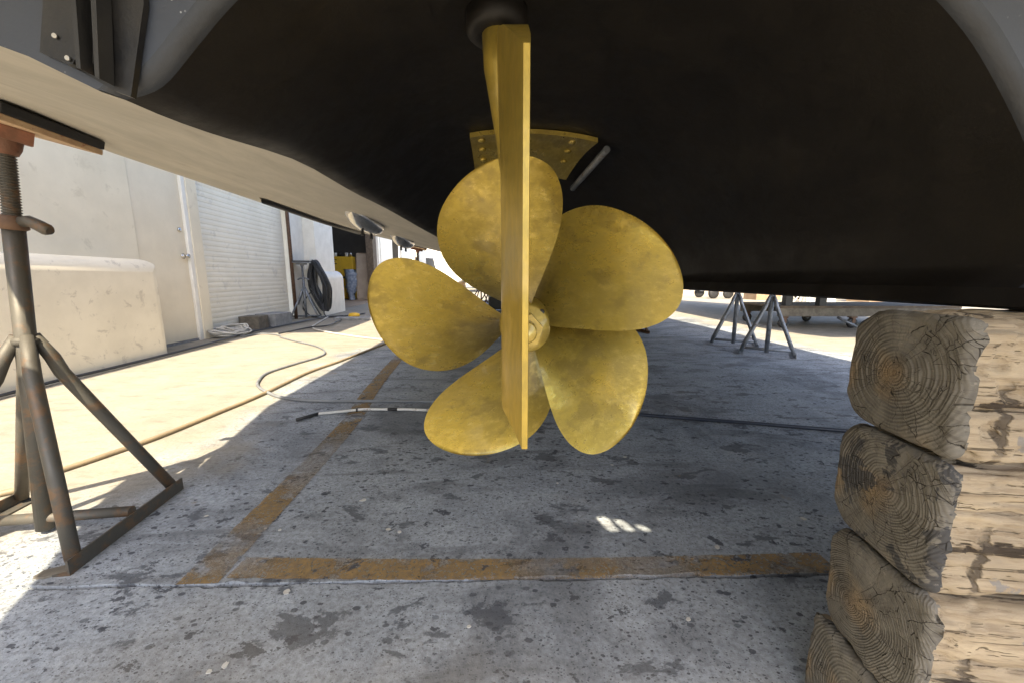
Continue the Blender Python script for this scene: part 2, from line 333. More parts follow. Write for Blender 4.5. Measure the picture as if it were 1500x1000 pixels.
# ------------------------------------------------------------------ ground: sheet, two slabs with an open joint, painted lines
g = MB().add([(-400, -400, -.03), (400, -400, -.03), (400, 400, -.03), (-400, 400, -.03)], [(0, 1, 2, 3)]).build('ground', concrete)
tag(g, kind='structure')
def joint_y(x): return .924 + .024 * x
xs = [-26] + [-2.2 + i * .012 for i in range(int(4.6 / .012))] + [30]
jn = lambda x, s: (noise.noise(Vector((x * 9, s, 0))) * .006 + noise.noise(Vector((x * 40, s, 3))) * .0035) if -2.2 <= x <= 2.4 else 0
front = [(x, joint_y(x) - .006 + jn(x, 1.5) * 1.5) for x in xs]; back = [(x, joint_y(x) + .005 + max(-.003, jn(x, 7.7) * 1.5)) for x in xs]
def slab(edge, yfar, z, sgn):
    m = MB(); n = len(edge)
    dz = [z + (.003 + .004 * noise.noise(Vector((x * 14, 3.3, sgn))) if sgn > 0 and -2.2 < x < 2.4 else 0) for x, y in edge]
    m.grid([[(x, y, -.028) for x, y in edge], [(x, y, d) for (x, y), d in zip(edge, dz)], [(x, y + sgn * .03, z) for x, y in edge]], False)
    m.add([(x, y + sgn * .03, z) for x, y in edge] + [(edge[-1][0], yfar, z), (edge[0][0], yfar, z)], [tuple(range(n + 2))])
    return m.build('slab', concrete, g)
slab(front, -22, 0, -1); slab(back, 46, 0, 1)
def strip(name, center, w, z, seed):
    ps = spline(center, 40); L, Rr = [], []
    for i, p in enumerate(ps):
        t = (ps[min(i + 1, len(ps) - 1)] - ps[max(i - 1, 0)]).normalized(); nn = Vector((-t.y, t.x, 0))
        j = noise.noise(p * 30 + Vector((seed, 0, 0))) * .003; k = noise.noise(p * 30 + Vector((seed, 9, 0))) * .003
        L.append((p + nn * (w / 2 + j)).to_3d().xy.to_3d() + Vector((0, 0, z))); Rr.append((p - nn * (w / 2 + k)).xy.to_3d() + Vector((0, 0, z)))
    o = MB().grid([L, Rr], False).build(name, line_paint); tag(o, kind='structure'); return o
strip('painted_line', [(-.835, .905), (-.85, 1.2), (-.88, 1.7), (-.93, 2.2), (-1.02, 2.7), (-1.13, 3.6), (-1.3, 5.2)], .108, .004, 1)
strip('painted_line', [(-.77, .962), (-.2, .955), (.3, .962), (.90, .982)], .078, .006, 5)

# ------------------------------------------------------------------ the boat (local frame: x across, y forward, origin under the transom)
BX, BY = .83, .528
boat = empty('motor_yacht', (BX, BY, 0), R(2))
tag(boat, 'dark hulled motor yacht propped up ashore with gold propeller and rudder in its tunnel', 'boat')
ARCH = [(-.46, 1.009), (-.415, 1.024), (-.364, 1.073), (-.319, 1.116), (-.23, 1.185), (-.09, 1.235), (.09, 1.25), (.28, 1.235), (.44, 1.185), (.545, 1.116), (.615, 1.044), (.685, .95), (.722, .87), (.728, .80)]
_a = spline(ARCH, 5)
UK, ZK = .69, .757
def chine(v): return interp(v, [(0, -1.36), (3, -1.40), (6, -1.36), (8.5, -1.22), (11, -.5), (13, .55), (13.8, .83)]), interp(v, [(0, 1.262), (.6, 1.258), (1.0, 1.235), (2.2, 1.228), (3.2, 1.24), (5, 1.31), (8.5, 1.50), (11, 1.75), (13.8, 2.2)])
def keelz(v): return interp(v, [(0, ZK), (9, ZK), (11.5, .95), (13.8, 2.1)])
def keelu(v): return UK
def vline(u, v):
    uc, zc = chine(v); uk, zk = keelu(v), keelz(v)
    if uc > uk - .05: uk = uc + .05
    return zk + (zc - zk) * (uk - u) / (uk - uc)
def section(v):
    b = sstep(v, .85, 2.15); lift = .05 * sstep(v, .0, .5) * (1 - sstep(v, .9, 1.7))
    out = []
    n = len(_a)
    for i, p in enumerate(_a):
        t = i / (n - 1); nar = 1 - .42 * sstep(v, .7, 2.1); u = .08 + (p.x - .08) * nar if p.x < .08 else p.x
        z = p.y + lift * (1 - t) ** 2
        if i == n - 1: out.append((UK + .012, keelz(v) + .03)); continue
        out.append((u, z * (1 - b) + min(vline(u, v), 9) * b))
    return out
VS = [.016, .06, .1, .15, .2, .3, .4, .5, .6, .7, .8, .9, 1.0, 1.1, 1.2, 1.3, 1.4, 1.5, 1.6, 1.7, 1.8, 1.9, 2.0, 2.15]
def L(u, v, z): return (u - BX, v, z)
def mirror(rows): return [[(-x, y, z) for x, y, z in r] for r in rows]
# fillet where the tunnel turns into the transom
RF = .016
def fillet_rows():
    base = section(RF); rows = []
    for k in range(6):
        a = math.pi / 2 * k / 5; off = RF * (1 - math.cos(math.pi / 2 - a)); vv = RF * (1 - math.sin(math.pi / 2 - a)) if False else RF * (1 - math.sin(a))
        off = RF * (1 - math.cos(a)); row = []
        for i, (u, z) in enumerate(base):
            (ua, za), (ub, zb) = base[max(i - 1, 0)], base[min(i + 1, len(base) - 1)]
            d = Vector((ub - ua, zb - za)).normalized(); nrm = Vector((-d.y, d.x))
            if i == 0: nrm = Vector((chine(0)[0] - u, chine(0)[1] - z)).normalized()
            row.append(L(u + nrm.x * off, vv, z + nrm.y * off))
        rows.append(row)
    return rows
fr = fillet_rows()
tr = [[L(u, v, z) for u, z in section(v)] for v in VS]
tr2 = [[L(u, v, vline(u, v)) for u in [p[0] for p in section(2.15)][:-1]] + [L(UK + .012, v, keelz(v) + .03)] for v in (2.15, 3, 4.5, 6, 7.5, 8.8)]
for mir in (False, True):
    q = mirror if mir else (lambda r: r)
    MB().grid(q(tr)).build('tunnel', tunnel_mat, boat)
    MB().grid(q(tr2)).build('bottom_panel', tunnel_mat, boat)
    MB().grid(q(fr)).build('tunnel_rim', rim_mat, boat)
    # sanded bottom strip from tunnel edge to chine
    rows = []
    for v in [0.0] + VS + [2.4, 2.8, 3.3, 4, 5, 6, 7, 8, 8.8]:
        u0, z0 = section(max(v, .0))[0]; uc, zc = chine(v); row = []
        if v == 0.0: u0, z0 = u0 - .012, z0 + .002
        for k in range(13):
            t = k / 12; bul = .02 * math.sin(math.pi * min(t * 3.2, 1)) * (1 - sstep(v, .2, .8))
            row.append(L(u0 + (uc - u0) * t, v, z0 + (zc - z0) * t + bul))
        rows.append(row)
    MB().grid(q(rows)).build('bottom_strip', bottom_mat, boat)
    # keel side and sole, one closed black box-like keel half
    vv = [-.1, 0, .5, 1, 2, 4, 6, 8.8]
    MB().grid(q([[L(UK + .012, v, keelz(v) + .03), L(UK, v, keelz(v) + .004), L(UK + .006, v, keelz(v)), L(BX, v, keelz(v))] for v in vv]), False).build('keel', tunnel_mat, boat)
    # bow part of the bottom and the topside
    bv = [8.8, 9.5, 10.2, 11, 11.8, 12.6, 13.2, 13.8]
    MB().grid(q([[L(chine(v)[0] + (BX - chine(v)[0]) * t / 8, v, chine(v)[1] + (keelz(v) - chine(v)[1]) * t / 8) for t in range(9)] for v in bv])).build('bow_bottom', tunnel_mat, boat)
    tv = [0, .5, 1, 2, 3, 4, 5, 6, 7, 8, 9, 10, 11, 12, 13, 13.8]
    def top(v): uc, zc = chine(v); return uc - .27 - .35 * sstep(v, 5, 13), 2.45 + .5 * sstep(v, 4, 13)
    MB().grid(q([[L(chine(v)[0] + (top(v)[0] - chine(v)[0]) * t / 6, v, chine(v)[1] + (top(v)[1] - chine(v)[1]) * t / 6) for t in range(7)] for v in tv])).build('topside', transom_mat, boat)
    MB().grid(q([[L(top(v)[0], v, top(v)[1]), L(BX, v, top(v)[1] + .05)] for v in tv])).build('deck', gel_white, boat)
    # transom half with the arch cut out of it
    edge = [fr[-1][i] for i in range(len(fr[-1]))]
    u0, z0 = section(0)[0]; bt = []
    for k in range(12, -1, -1):
        t = k / 12; bt.append(L(u0 - .012 + (chine(0)[0] - u0 + .012) * t, 0, z0 + .002 + (chine(0)[1] - z0) * t + .02 * math.sin(math.pi * min(t * 3.2, 1))))
    pol = [L(*[top(0)[0]], 0, top(0)[1])] + bt + edge + [L(BX, 0, keelz(0)), L(BX, 0, top(0)[1])]
    pol = [tuple(p) for p in pol]
    if mir: pol = [(-x, y, z) for x, y, z in pol]
    MB().add(pol, [tuple(range(len(pol)))]).build('transom', transom_mat, boat)
# cap that closes the aft end of the keel
MB().prism([(-.138, ZK + .003), (.138, ZK + .003), (.138, ZK + .034), (-.10, ZK + .034)], -.0, .10, Matrix(((1, 0, 0, 0), (0, 0, -1, 0), (0, 1, 0, 0), (0, 0, 0, 1)))).build('keel_end', tunnel_mat, boat)

# swim platform over the camera, with three drain slots that let the sun through
def platform():
    z0, z1 = 1.35, 1.39; half = 2.28; y0 = -.89
    c = [(-2.44, -.03), (-2.42, -.12), (-2.265, -.42), (-2.18, -.57), (-2.12, -.70), (-2.05, -.80), (-1.96, -.88), (-1.86, -.92), (-1.66, -.95), (-1.2, -.97)]
    outer = c + [(-x, y) for x, y in c[::-1]]
    sx, sy = .25 - BX, -.465
    def slot(x, y, w, h, sk): return [(x + u * w + sk * v * h, y + v * h) for u, v in ((.15, 0), (.85, 0), (1, .12), (1, .85), (.8, 1), (.2, 1), (0, .88), (0, .15))]
    slots = [slot(sx, sy, .048, .105, -.25), slot(sx + .057, sy - .002, .048, .090, -.4), slot(sx + .113, sy - .004, .046, .062, -.55)]
    bm = bmesh.new()
    def loop(ps, z):
        vs_ = [bm.verts.new((x, y, z)) for x, y in ps]; return vs_, [bm.edges.new((vs_[i], vs_[(i + 1) % len(vs_)])) for i in range(len(vs_))]
    lo = [loop(p, z0) for p in [outer] + slots]; hi = [loop(p, z1) for p in [outer] + slots]
    for grp in (lo, hi): bmesh.ops.triangle_fill(bm, edges=[e for _, es in grp for e in es], use_beauty=True, use_dissolve=False)
    for (a, _), (b, _) in zip(lo, hi):
        for i in range(len(a)): bm.faces.new((a[i], a[(i + 1) % len(a)], b[(i + 1) % len(a)], b[i]))
    bmesh.ops.recalc_face_normals(bm, faces=list(bm.faces))
    me = bpy.data.meshes.new('swim_platform'); bm.to_mesh(me); bm.free(); me.materials.append(gel_white)
    o = bpy.data.objects.new('swim_platform', me); col.objects.link(o); o.parent = boat
platform()

# black fitting on the transom (backing, flap with rounded corner, channel, latch)
def tfit():
    def P(u, z): return (u + .022 - BX, z - .019)
    def plate(name, pts, y0, y1, m=black_plastic, parent=boat):
        M = Matrix(((1, 0, 0, 0), (0, 0, 1, 0), (0, 1, 0, 0), (0, 0, 0, 1)))
        return MB().prism([P(*p) for p in pts], y0, y1, M).build(name, m, parent)
    hs = plate('tab_bracket', [(-.546, 1.066), (-.513, 1.052), (-.472, 1.028), (-.455, 1.022), (-.427, 1.116), (-.41, 1.30), (-.53, 1.30), (-.533, 1.116)], -.008, -.0012)
    plate('flap', [(-.529, 1.064), (-.507, 1.048), (-.501, 1.049), (-.496, 1.056), (-.489, 1.075), (-.470, 1.30), (-.518, 1.30), (-.520, 1.116)], -.02, -.0092, black_plastic, hs)
    plate('channel', [(-.4905, 1.042), (-.486, 1.04), (-.461, 1.30), (-.467, 1.30)], -.028, -.0092, rubber, hs)
    plate('channel', [(-.4745, 1.034), (-.470, 1.032), (-.438, 1.30), (-.445, 1.30)], -.026, -.0092, rubber, hs)
    plate('latch', [(-.484, 1.052), (-.474, 1.049), (-.470, 1.070), (-.480, 1.073)], -.016, -.0092, rubber, hs)
    plate('latch_block', [(-.4845, 1.041), (-.4765, 1.0365), (-.4755, 1.046), (-.483, 1.047)], -.014, -.0092, plate_tan, hs)
    for u, z in ((-.513, 1.075), (-.5035, 1.0535)):
        MB().lathe([(.0012, 0), (.0025, .001), (.0025, .003)], Matrix.Translation((u + .022 - BX, -.021, z - .019)) @ Matrix.Rotation(R(90), 4, 'X') @ Matrix.Translation((0, 0, -.001)), 10).build('screw', chrome, hs)
tfit()

# chromed bottom fittings and the water inlet groove on the port strip
def strip_pt(u, v):
    u0, z0 = section(v)[0]; uc, zc = chine(v); t = (u - u0) / (uc - u0); return z0 + (zc - z0) * t
def fairing(u, v, ln, w, h):
    rows = []
    for i in range(15):
        a = -1 + 2 * i / 14; ww = w * math.sqrt(max(0, 1 - abs(a) ** 3)) + .0015; row = []
        for k in range(11):
            b = math.pi * k / 10; uu = u + ww / 2 * math.cos(b)
            row.append(L(uu, v + a * ln / 2, strip_pt(uu, v + a * ln / 2) + .002 - h * math.sin(b) * (1 - abs(a) ** 3.5)))
        rows.append(row)
    f = MB().grid(rows).build('bottom_light', chrome, boat)
    for a in (-.35, .35):
        m = MB(); z = strip_pt(u, v + a * ln / 2) - h
        m.lathe([(.008, -.018), (.009, -.014), (.007, -.012), (.007, .004)], Matrix.Translation(L(u, v + a * ln / 2, z)), 10).build('stud', rubber, f)
    rows2 = [[(x + (.008 if k == 10 else -.008 if k == 0 else 0), y, z + .001) for k, (x, y, z) in enumerate(r)] for r in rows]
    MB().grid([[Vector(p) * 1 + Vector(((1 if k == 0 else -1) * -0.0, 0, .0)) for k, p in enumerate(r) if k in (0, 10)] for r in rows2]).build('gasket', rubber, f)
fairing(-.655, 1.46, .37, .125, .062); fairing(-.67, 2.25, .38, .125, .062)
gr, gb = [], []
for i in range(31):
    v = 1.50 + 1.45 * i / 30; w = .017 + .008 * i / 30 + .062 * math.exp(-((v - 2.72) / .17) ** 2); u = -1.165 - .035 * sstep(v, 2.3, 2.7)
    if i in (0, 30): w = .003
    gr.append([L(u + w * k, v, strip_pt(u + w * k, v) - .006 - .020 * (1 - abs(k)) ** .6) for k in (-1, -.6, 0, .6, 1)])
    gb.append([L(u - w - .006, v, strip_pt(u - w - .006, v) - .001), L(u - w, v, strip_pt(u - w, v) - .010 - .05 * max(0, w - .02)), L(u - w + .004, v, strip_pt(u - w, v) - .002)])
io = MB().grid(gr).build('water_inlet', rubber, boat); MB().grid(gb).build('inlet_lip', bottom_mat, io)

# propeller
R_P = .343
prop = empty('propeller'); prop.parent = boat
tag(prop, 'five bladed gold coated bronze propeller behind the rudder')
PC = Vector((.0291, .895, .7015)); inv = Matrix.Rotation(R(-2), 4, 'Z') @ Matrix.Translation((-BX, -BY, 0))
prop.matrix_local = inv @ Matrix.Translation(PC) @ Matrix.Rotation(-.009, 4, 'Z') @ Matrix.Rotation(.067, 4, 'X')   # local -y points aft, shaft drops aft
def blade(theta):
    OUT = [(.10, -.47), (.15, -.507), (.3, -.575), (.45, -.603), (.6, -.601), (.72, -.572), (.82, -.525), (.9, -.460), (.95, -.385), (.985, -.275), (1.0, -.12), (.985, .06), (.95, .23), (.9, .395), (.82, .536), (.72, .653), (.6, .747), (.45, .808), (.3, .819), (.15, .816), (.10, .81)]
    pl_ = spline([(r_ * math.cos(a_), r_ * math.sin(a_)) for r_, a_ in OUT], 10)
    for _ in range(14): pl_ = [pl_[0]] + [pl_[i] * .5 + (pl_[i - 1] + pl_[i + 1]) * .25 for i in range(1, len(pl_) - 1)] + [pl_[-1]]
    po = [(p.length, math.atan2(p.y, p.x)) for p in pl_]; it = max(range(len(po)), key=lambda i: po[i][0]); RT = po[it][0]
    cw_t = po[:it + 1]; cc_t = po[it:][::-1]
    def curve(rr, tab): return interp(min(rr, RT), tab)
    CW, CC = cw_t, cc_t
    rows_a, rows_b = [], []
    NR, NC = 48, 26
    for i in range(NR + 1):
        s_ = i / NR; rr = .12 + (RT - .12) * (1 - (1 - s_) ** 2.4); r = rr * R_P
        a0, a1 = curve(rr, CW), curve(rr, CC); ra, rb = [], []
        for j in range(NC + 1):
            t = j / NC; q = 2 * t - 1; da = a0 + (a1 - a0) * t
            y = 1.04 / (2 * math.pi) * da - .0416 * rr * rr + .007 * (1 - q * q)
            th = .0016 + .016 * (1 - .82 * rr) * max(0, 1 - q * q) ** .9
            a = theta + .0129 + da; x, z = r * math.cos(a), r * math.sin(a)
            ra.append((x, y - th / 2, z)); rb.append((x, y + th / 2, z))
        rows_a.append(ra); rows_b.append(rb)
    m = MB(); m.grid(rows_a); m.grid([r[::-1] for r in rows_b])
    ea = [r[0] for r in rows_a] + [r[-1] for r in rows_a[::-1]]; eb = [r[0] for r in rows_b] + [r[-1] for r in rows_b[::-1]]
    m.grid([ea, eb])
    m.build('blade', bronze, prop)
for k in range(5): blade(R(34 + 72 * k))
RX = Matrix.Rotation(R(90), 4, 'X')      # lathe axis z -> -y (aft)
MB().lathe([(.0, -.15), (.044, -.148), (.054, -.08), (.058, -.02), (.057, .04), (.053, .082), (.049, .090), (.0, .091)], RX, 40).build('hub', bronze, prop)
hexp = [(.036 * math.cos(R(60 * k + 12)), .036 * math.sin(R(60 * k + 12))) for k in range(6)]
MB().prism(hexp, .089, .116, RX).build('nut', bronze, prop)
MB().lathe([(.0, .114), (.023, .114), (.0225, .130), (.0195, .133), (.0, .133)], RX, 24).build('shaft_end', bronze, prop)
MB().lathe([(.0, .0), (.0055, .0), (.0055, .003), (.0, .003)], RX @ Matrix.Translation((.034, .036, .087)), 12).build('set_screw', rubber, prop)

# shaft, strut and its bolted palm on the tunnel roof
shaft_dir = Vector((0, math.cos(.067), math.sin(.067)))
pl = inv @ PC
MB().tube([pl + shaft_dir * .08, pl + shaft_dir * 1.25], .026, 20).build('propeller_shaft', chrome, boat)
strut = MB().tube([pl + shaft_dir * .16, pl + shaft_dir * .20, pl + shaft_dir * .42, pl + shaft_dir * .46], [.040, .048, .048, .042], 24).build('shaft_strut', bronze, boat)
b0 = pl + shaft_dir * .31
MB().tube([b0 + Vector((0, 0, .03)), b0 + Vector((.005, .14, .26)), b0 + Vector((.01, .2, .46))], [.022, .024, .03], 16).build('strut_arm', bronze, strut)
rows = []
def roof(u, v):
    s = section(v); return interp(u, s)
pu0, pu1, pv0, pv1 = -.105, .30, .80, 1.12
mp = MB(); top_r, bot_r = [], []
for i in range(7):
    v = pv0 + (pv1 - pv0) * i / 6; inset = .045 * (i / 6); rr = []
    for k in range(13):
        u = pu0 + .0 + (pu1 - pu0 - inset) * k / 12; rr.append(L(u, v, roof(u, v) - .016))
    bot_r.append(rr); top_r.append([(x, y, z + .014) for x, y, z in rr])
mp.grid(bot_r); mp.grid(top_r); mp.grid([bot_r[0], top_r[0]]); mp.grid([bot_r[-1], top_r[-1]]); mp.grid([[r[0] for r in bot_r], [r[0] for r in top_r]]); mp.grid([[r[-1] for r in bot_r], [r[-1] for r in top_r]])
palm = mp.build('strut_palm', bronze, strut)
for u in (pu0 + .035, pu1 - .075):
    for v in (pv0 + .04, pv0 + .12, pv0 + .2):
        MB().lathe([(.0, -.006), (.009, -.005), (.013, 0), (.013, .006)], Matrix.Translation(L(u, v, roof(u, v) - .018)), 14).build('bolt', bronze, strut)
e0, e1 = Vector(L(pu1 + .035, pv0 + .02, roof(pu1 + .03, pv0) - .022)), Vector(L(pu1 - .01, pv1 + .04, roof(pu1, pv1) - .03))
MB().tube([e0, e0.lerp(e1, .5), e1], .012, 10).build('strut_wedge', steel_galv, strut)

# rudder: wedge section that thickens towards the stock, top aft corner cut away
def rudder():
    o = empty('rudder'); o.parent = boat; o.matrix_local = inv.copy(); tag(o, 'gold bronze rudder blade with thick flat trailing edge')
    def half(y): return interp(y, [(.535, .0042), (.60, .013), (.64, .020), (.665, .0245), (.69, .0255), (.71, .021), (.722, .013), (.728, .003)])
    ys = [.535, .56, .59, .62, .65, .675, .695, .71, .72, .728]
    zs = [0, .04, .1, .2, .32, .44, .56, .68, .78, .86, .92, .96, 1.0]
    def cx(y): return interp(y, [(.535, .0185), (.66, .010), (.73, .0)])
    def zb(y): return .553 + .10 * (y - .535)
    def zt(y): return interp(y, [(.535, 1.090), (.66, 1.185), (.74, 1.215)])
    Lr, Rr = [], []
    for s in zs:
        la, ra = [], []
        for y in ys:
            z = zb(y) + (zt(y) - zb(y)) * s; wide = 1 + .22 * sstep(z, .95, 1.17) * sstep(y, .6, .70)
            yy = y + .022 * sstep(z, 1.0, 1.17) * sstep(y, .66, .728)
            la.append((cx(y) - half(y) * wide, yy, z)); ra.append((cx(y) + half(y) * (1 - .38 * sstep(y, .56, .66)), yy, z))
        Lr.append(la); Rr.append(ra)
    m = MB(); m.grid(Lr); m.grid(Rr); m.grid([[r[-1] for r in Lr], [r[-1] for r in Rr]])
    m.build('blade', rudder_mat, o)
    MB().grid([[r[0] for r in Lr], [r[0] for r in Rr]], False).grid([Lr[-1], Rr[-1]], False).grid([Lr[0], Rr[0]], False).build('trailing_edge', rudder_mat, o)
    MB().tube([(-.004, .722, .90), (-.007, .728, .98), (-.012, .736, 1.05), (-.018, .74, 1.11), (-.023, .74, 1.16), (-.025, .74, 1.235)], [.008, .013, .018, .022, .026, .028], 20).build('rudder_stock', rudder_mat, o)
    MB().lathe([(.030, -.012), (.046, -.010), (.053, -.003), (.054, .03)], Matrix.Translation((-.027, .748, 1.224)), 30).build('stock_boot', tunnel_mat, o)
rudder()

# ------------------------------------------------------------------ boat stands
def stand(loc, rz, top, lean=(0, 0), half=(.25, .20), steel=steel_rust, head=orange_steel, plate=plate_tan, tilt=0.0, label='', pad=(.15, .13), group='boat stands', nut_z=None, seg=16, apex=.62, padoff=0, edge_on=True):
    o = empty('boat_stand', loc, rz); tag(o, label, 'boat stand', group)
    ax = lambda z: Vector((lean[0] * z / top, lean[1] * z / top, z))
    nz = nut_z or top * .80
    MB().tube([ax(.015), ax(nz - .01)], .0225, seg).build('post', steel, o)
    for sx in (-1, 1):
        for sy in (-1, 1):
            a = ax(apex) + Vector((sx * .022, sy * .018, -.0)); k = ax(apex - .11) + Vector((sx * .048, sy * .042, 0)); f = Vector((sx * (half[0] - .012), sy * (half[1] - .012), .028))
            MB().tube([ax(apex + .01) + Vector((sx * .012, sy * .01, 0)), a.lerp(k, .55), k, k.lerp(f, .5), f], [.014, .018, .0185, .018, .0175], seg).build('leg', steel, o)
        x = sx * half[0]
        MB().box((x - .003, -half[1] - .02, .0), (x + .003, half[1] + .02, .045)).box((x - (.04 if sx > 0 else -.003), -half[1] - .02, .0), (x + (-.003 if sx > 0 else .04), half[1] + .02, .006)).build('base_bar', steel, o)
    MB().lathe([(.0235, -.012), (.030, -.006), (.031, .004), (.026, .010), (.0235, .013)], Matrix.Translation(ax(apex - .005)) @ Matrix.Rotation(.02, 4, 'X'), seg).build('weld_collar', steel, o)
    MB().tube([(-half[0] + .004, .0, .05), (half[0] - .004, 0, .05)], .016, seg).build('brace', steel, o)
    # threaded screw
    prof = []; z = 0; Ls = top - nz - .03
    nt = int(Ls / .0075)
    for i in range(nt): prof += [(.0165, i * .0075), (.0198, i * .0075 + .0025), (.0198, i * .0075 + .004), (.0165, i * .0075 + .0065)]
    d = (ax(top) - ax(nz)).normalized(); q = Vector((0, 0, 1)).rotation_difference(d).to_matrix().to_4x4()
    MB().lathe(prof, Matrix.Translation(ax(nz)) @ q, seg, False).build('screw', steel, o)
    nut = MB().lathe([(.024, -.022), (.030, -.018), (.030, .012), (.024, .017)], Matrix.Translation(ax(nz)) @ q, seg).build('nut', rust_pipe if steel is steel_rust else steel, o)
    c = ax(nz)
    for s in (-1, 1):
        dv = Vector((math.cos(R(-12)) * s, math.sin(R(-12)) * s, 0))
        MB().tube([c + dv * .03, c + dv * .05 + Vector((0, 0, .002)), c + dv * .075 + Vector((0, 0, -.010)), c + dv * .098 + Vector((0, 0, -.022)), c + dv * .108 + Vector((0, 0, -.026))], [.015, .015, .016, .0165, .010], 12).build('handle', steel, nut)
    # swivelling head
    T = Matrix.Translation(ax(top)) @ Matrix.Rotation(tilt, 4, 'Y')
    hd = MB().lathe([(.023, -.075), (.030, -.06), (.036, -.03), (.048, -.012)], Matrix.Translation(ax(top)) @ q, seg).build('head_socket', head, o)
    px, py = pad
    M2 = T @ Matrix.Translation((padoff, 0, 0))
    MB().prism([(-px * .72, -.045), (px * .25, -.05), (px * .62, 0), (px * .25, .05), (-px * .72, .045)], -.035, -.001, M2).build('gusset', head, o)
    MB().box((-px, -py, 0), (px, py, .016), M2, .002).build('plate', plate, o)
    MB().box((-px * 1.0, -py * 1.0, .0165), (px * 1.03, py * 1.0, .042), M2, .004).build('pad', rubber, o)
    return o
stand((-1.494, 1.123, 0), R(8.2), 1.205, (.128, -.03), (.255, .205), tilt=R(14.5), label='rusty brown tripod boat stand with orange head under the sanded bottom strip', pad=(.135, .14), nut_z=.955, apex=.625, padoff=-.01, seg=20)
stand((-4.17, 7.80, 0), R(20), 1.10, (0, 0), (.26, .22), steel_galv, steel_galv, steel_galv, label='bare grey boat stand by the hanging black hose', nut_z=.80)
stand((2.745, 4.09, 0), R(-32), 1.10, (0, 0), (.25, .16), steel_galv, steel_galv, steel_galv, R(-14), label='grey steel boat stand under the hull beside the wheeled cart', nut_z=.82)
stand((2.72, 4.68, 0), R(-28), 1.10, (0, 0), (.25, .16), steel_galv, steel_galv, steel_galv, R(-14), label='grey steel boat stand behind its twin on the far side of the keel', nut_z=.82)
stand((-1.66, 6.95, 0), R(10), 1.315, (0, 0), (.25, .2), steel_rust, orange_steel, plate_tan, R(12), label='boat stand with orange head under the far end of the sanded strip', nut_z=1.05)
stand((1.72, 5.75, 0), R(15), .93, (0, 0), (.25, .2), rust_pipe, steel_rust, rubber, R(-4), label='dark low boat stand under the keel, mostly hidden by the propeller', nut_z=.72)
for x, y, lb in ((-.62, 11.2, 'dark boat stand seen in the gap between propeller blades'), (-1.0, 12.6, 'far dark boat stand beside the boxy machine')):
    stand((x, y, 0), .4, 1.25, (0, 0), (.3, .26), rust_pipe, rust_pipe, rubber, 0, label=lb, nut_z=.9)

sm = MB().prism([(-.035, -.014), (-.008, -.022), (.034, -.012), (.040, .010), (.012, .018), (-.03, .012)], .0005, .007).build('shim', block_dark); sm.location = (-1.262, .948, 0); sm.rotation_euler = (0, 0, .3); tag(sm, 'broken wooden shim on the slab at the foot of the rusty boat stand', 'shim')
rf = random.Random(5)
for x, y, r_ in ((-.545, 1.30, .011), (-.585, .882, .010), (-.60, .69, .008), (-.625, .675, .007), (.985, 1.19, .010), (-.80, 1.14, .006), (-.75, 1.13, .006), (-.36, 1.12, .007), (.18, 1.42, .006), (.42, .80, .006), (.62, 1.05, .008), (-.1, .78, .005)):
    k = [(r_ * rf.uniform(.6, 1.3) * math.cos(R(a)), r_ * rf.uniform(.5, 1.0) * math.sin(R(a))) for a in range(0, 360, 51)]
    f_ = MB().prism(k, .0005, .0025).build('paint_flake', white_hose); f_.location = (x, y, .0 if y < .9 else .0); f_.rotation_euler = (0, 0, rf.uniform(0, 6)); tag(f_, 'pale paint flake lying on the grey stained slab', 'flake', 'paint flakes on the slab')
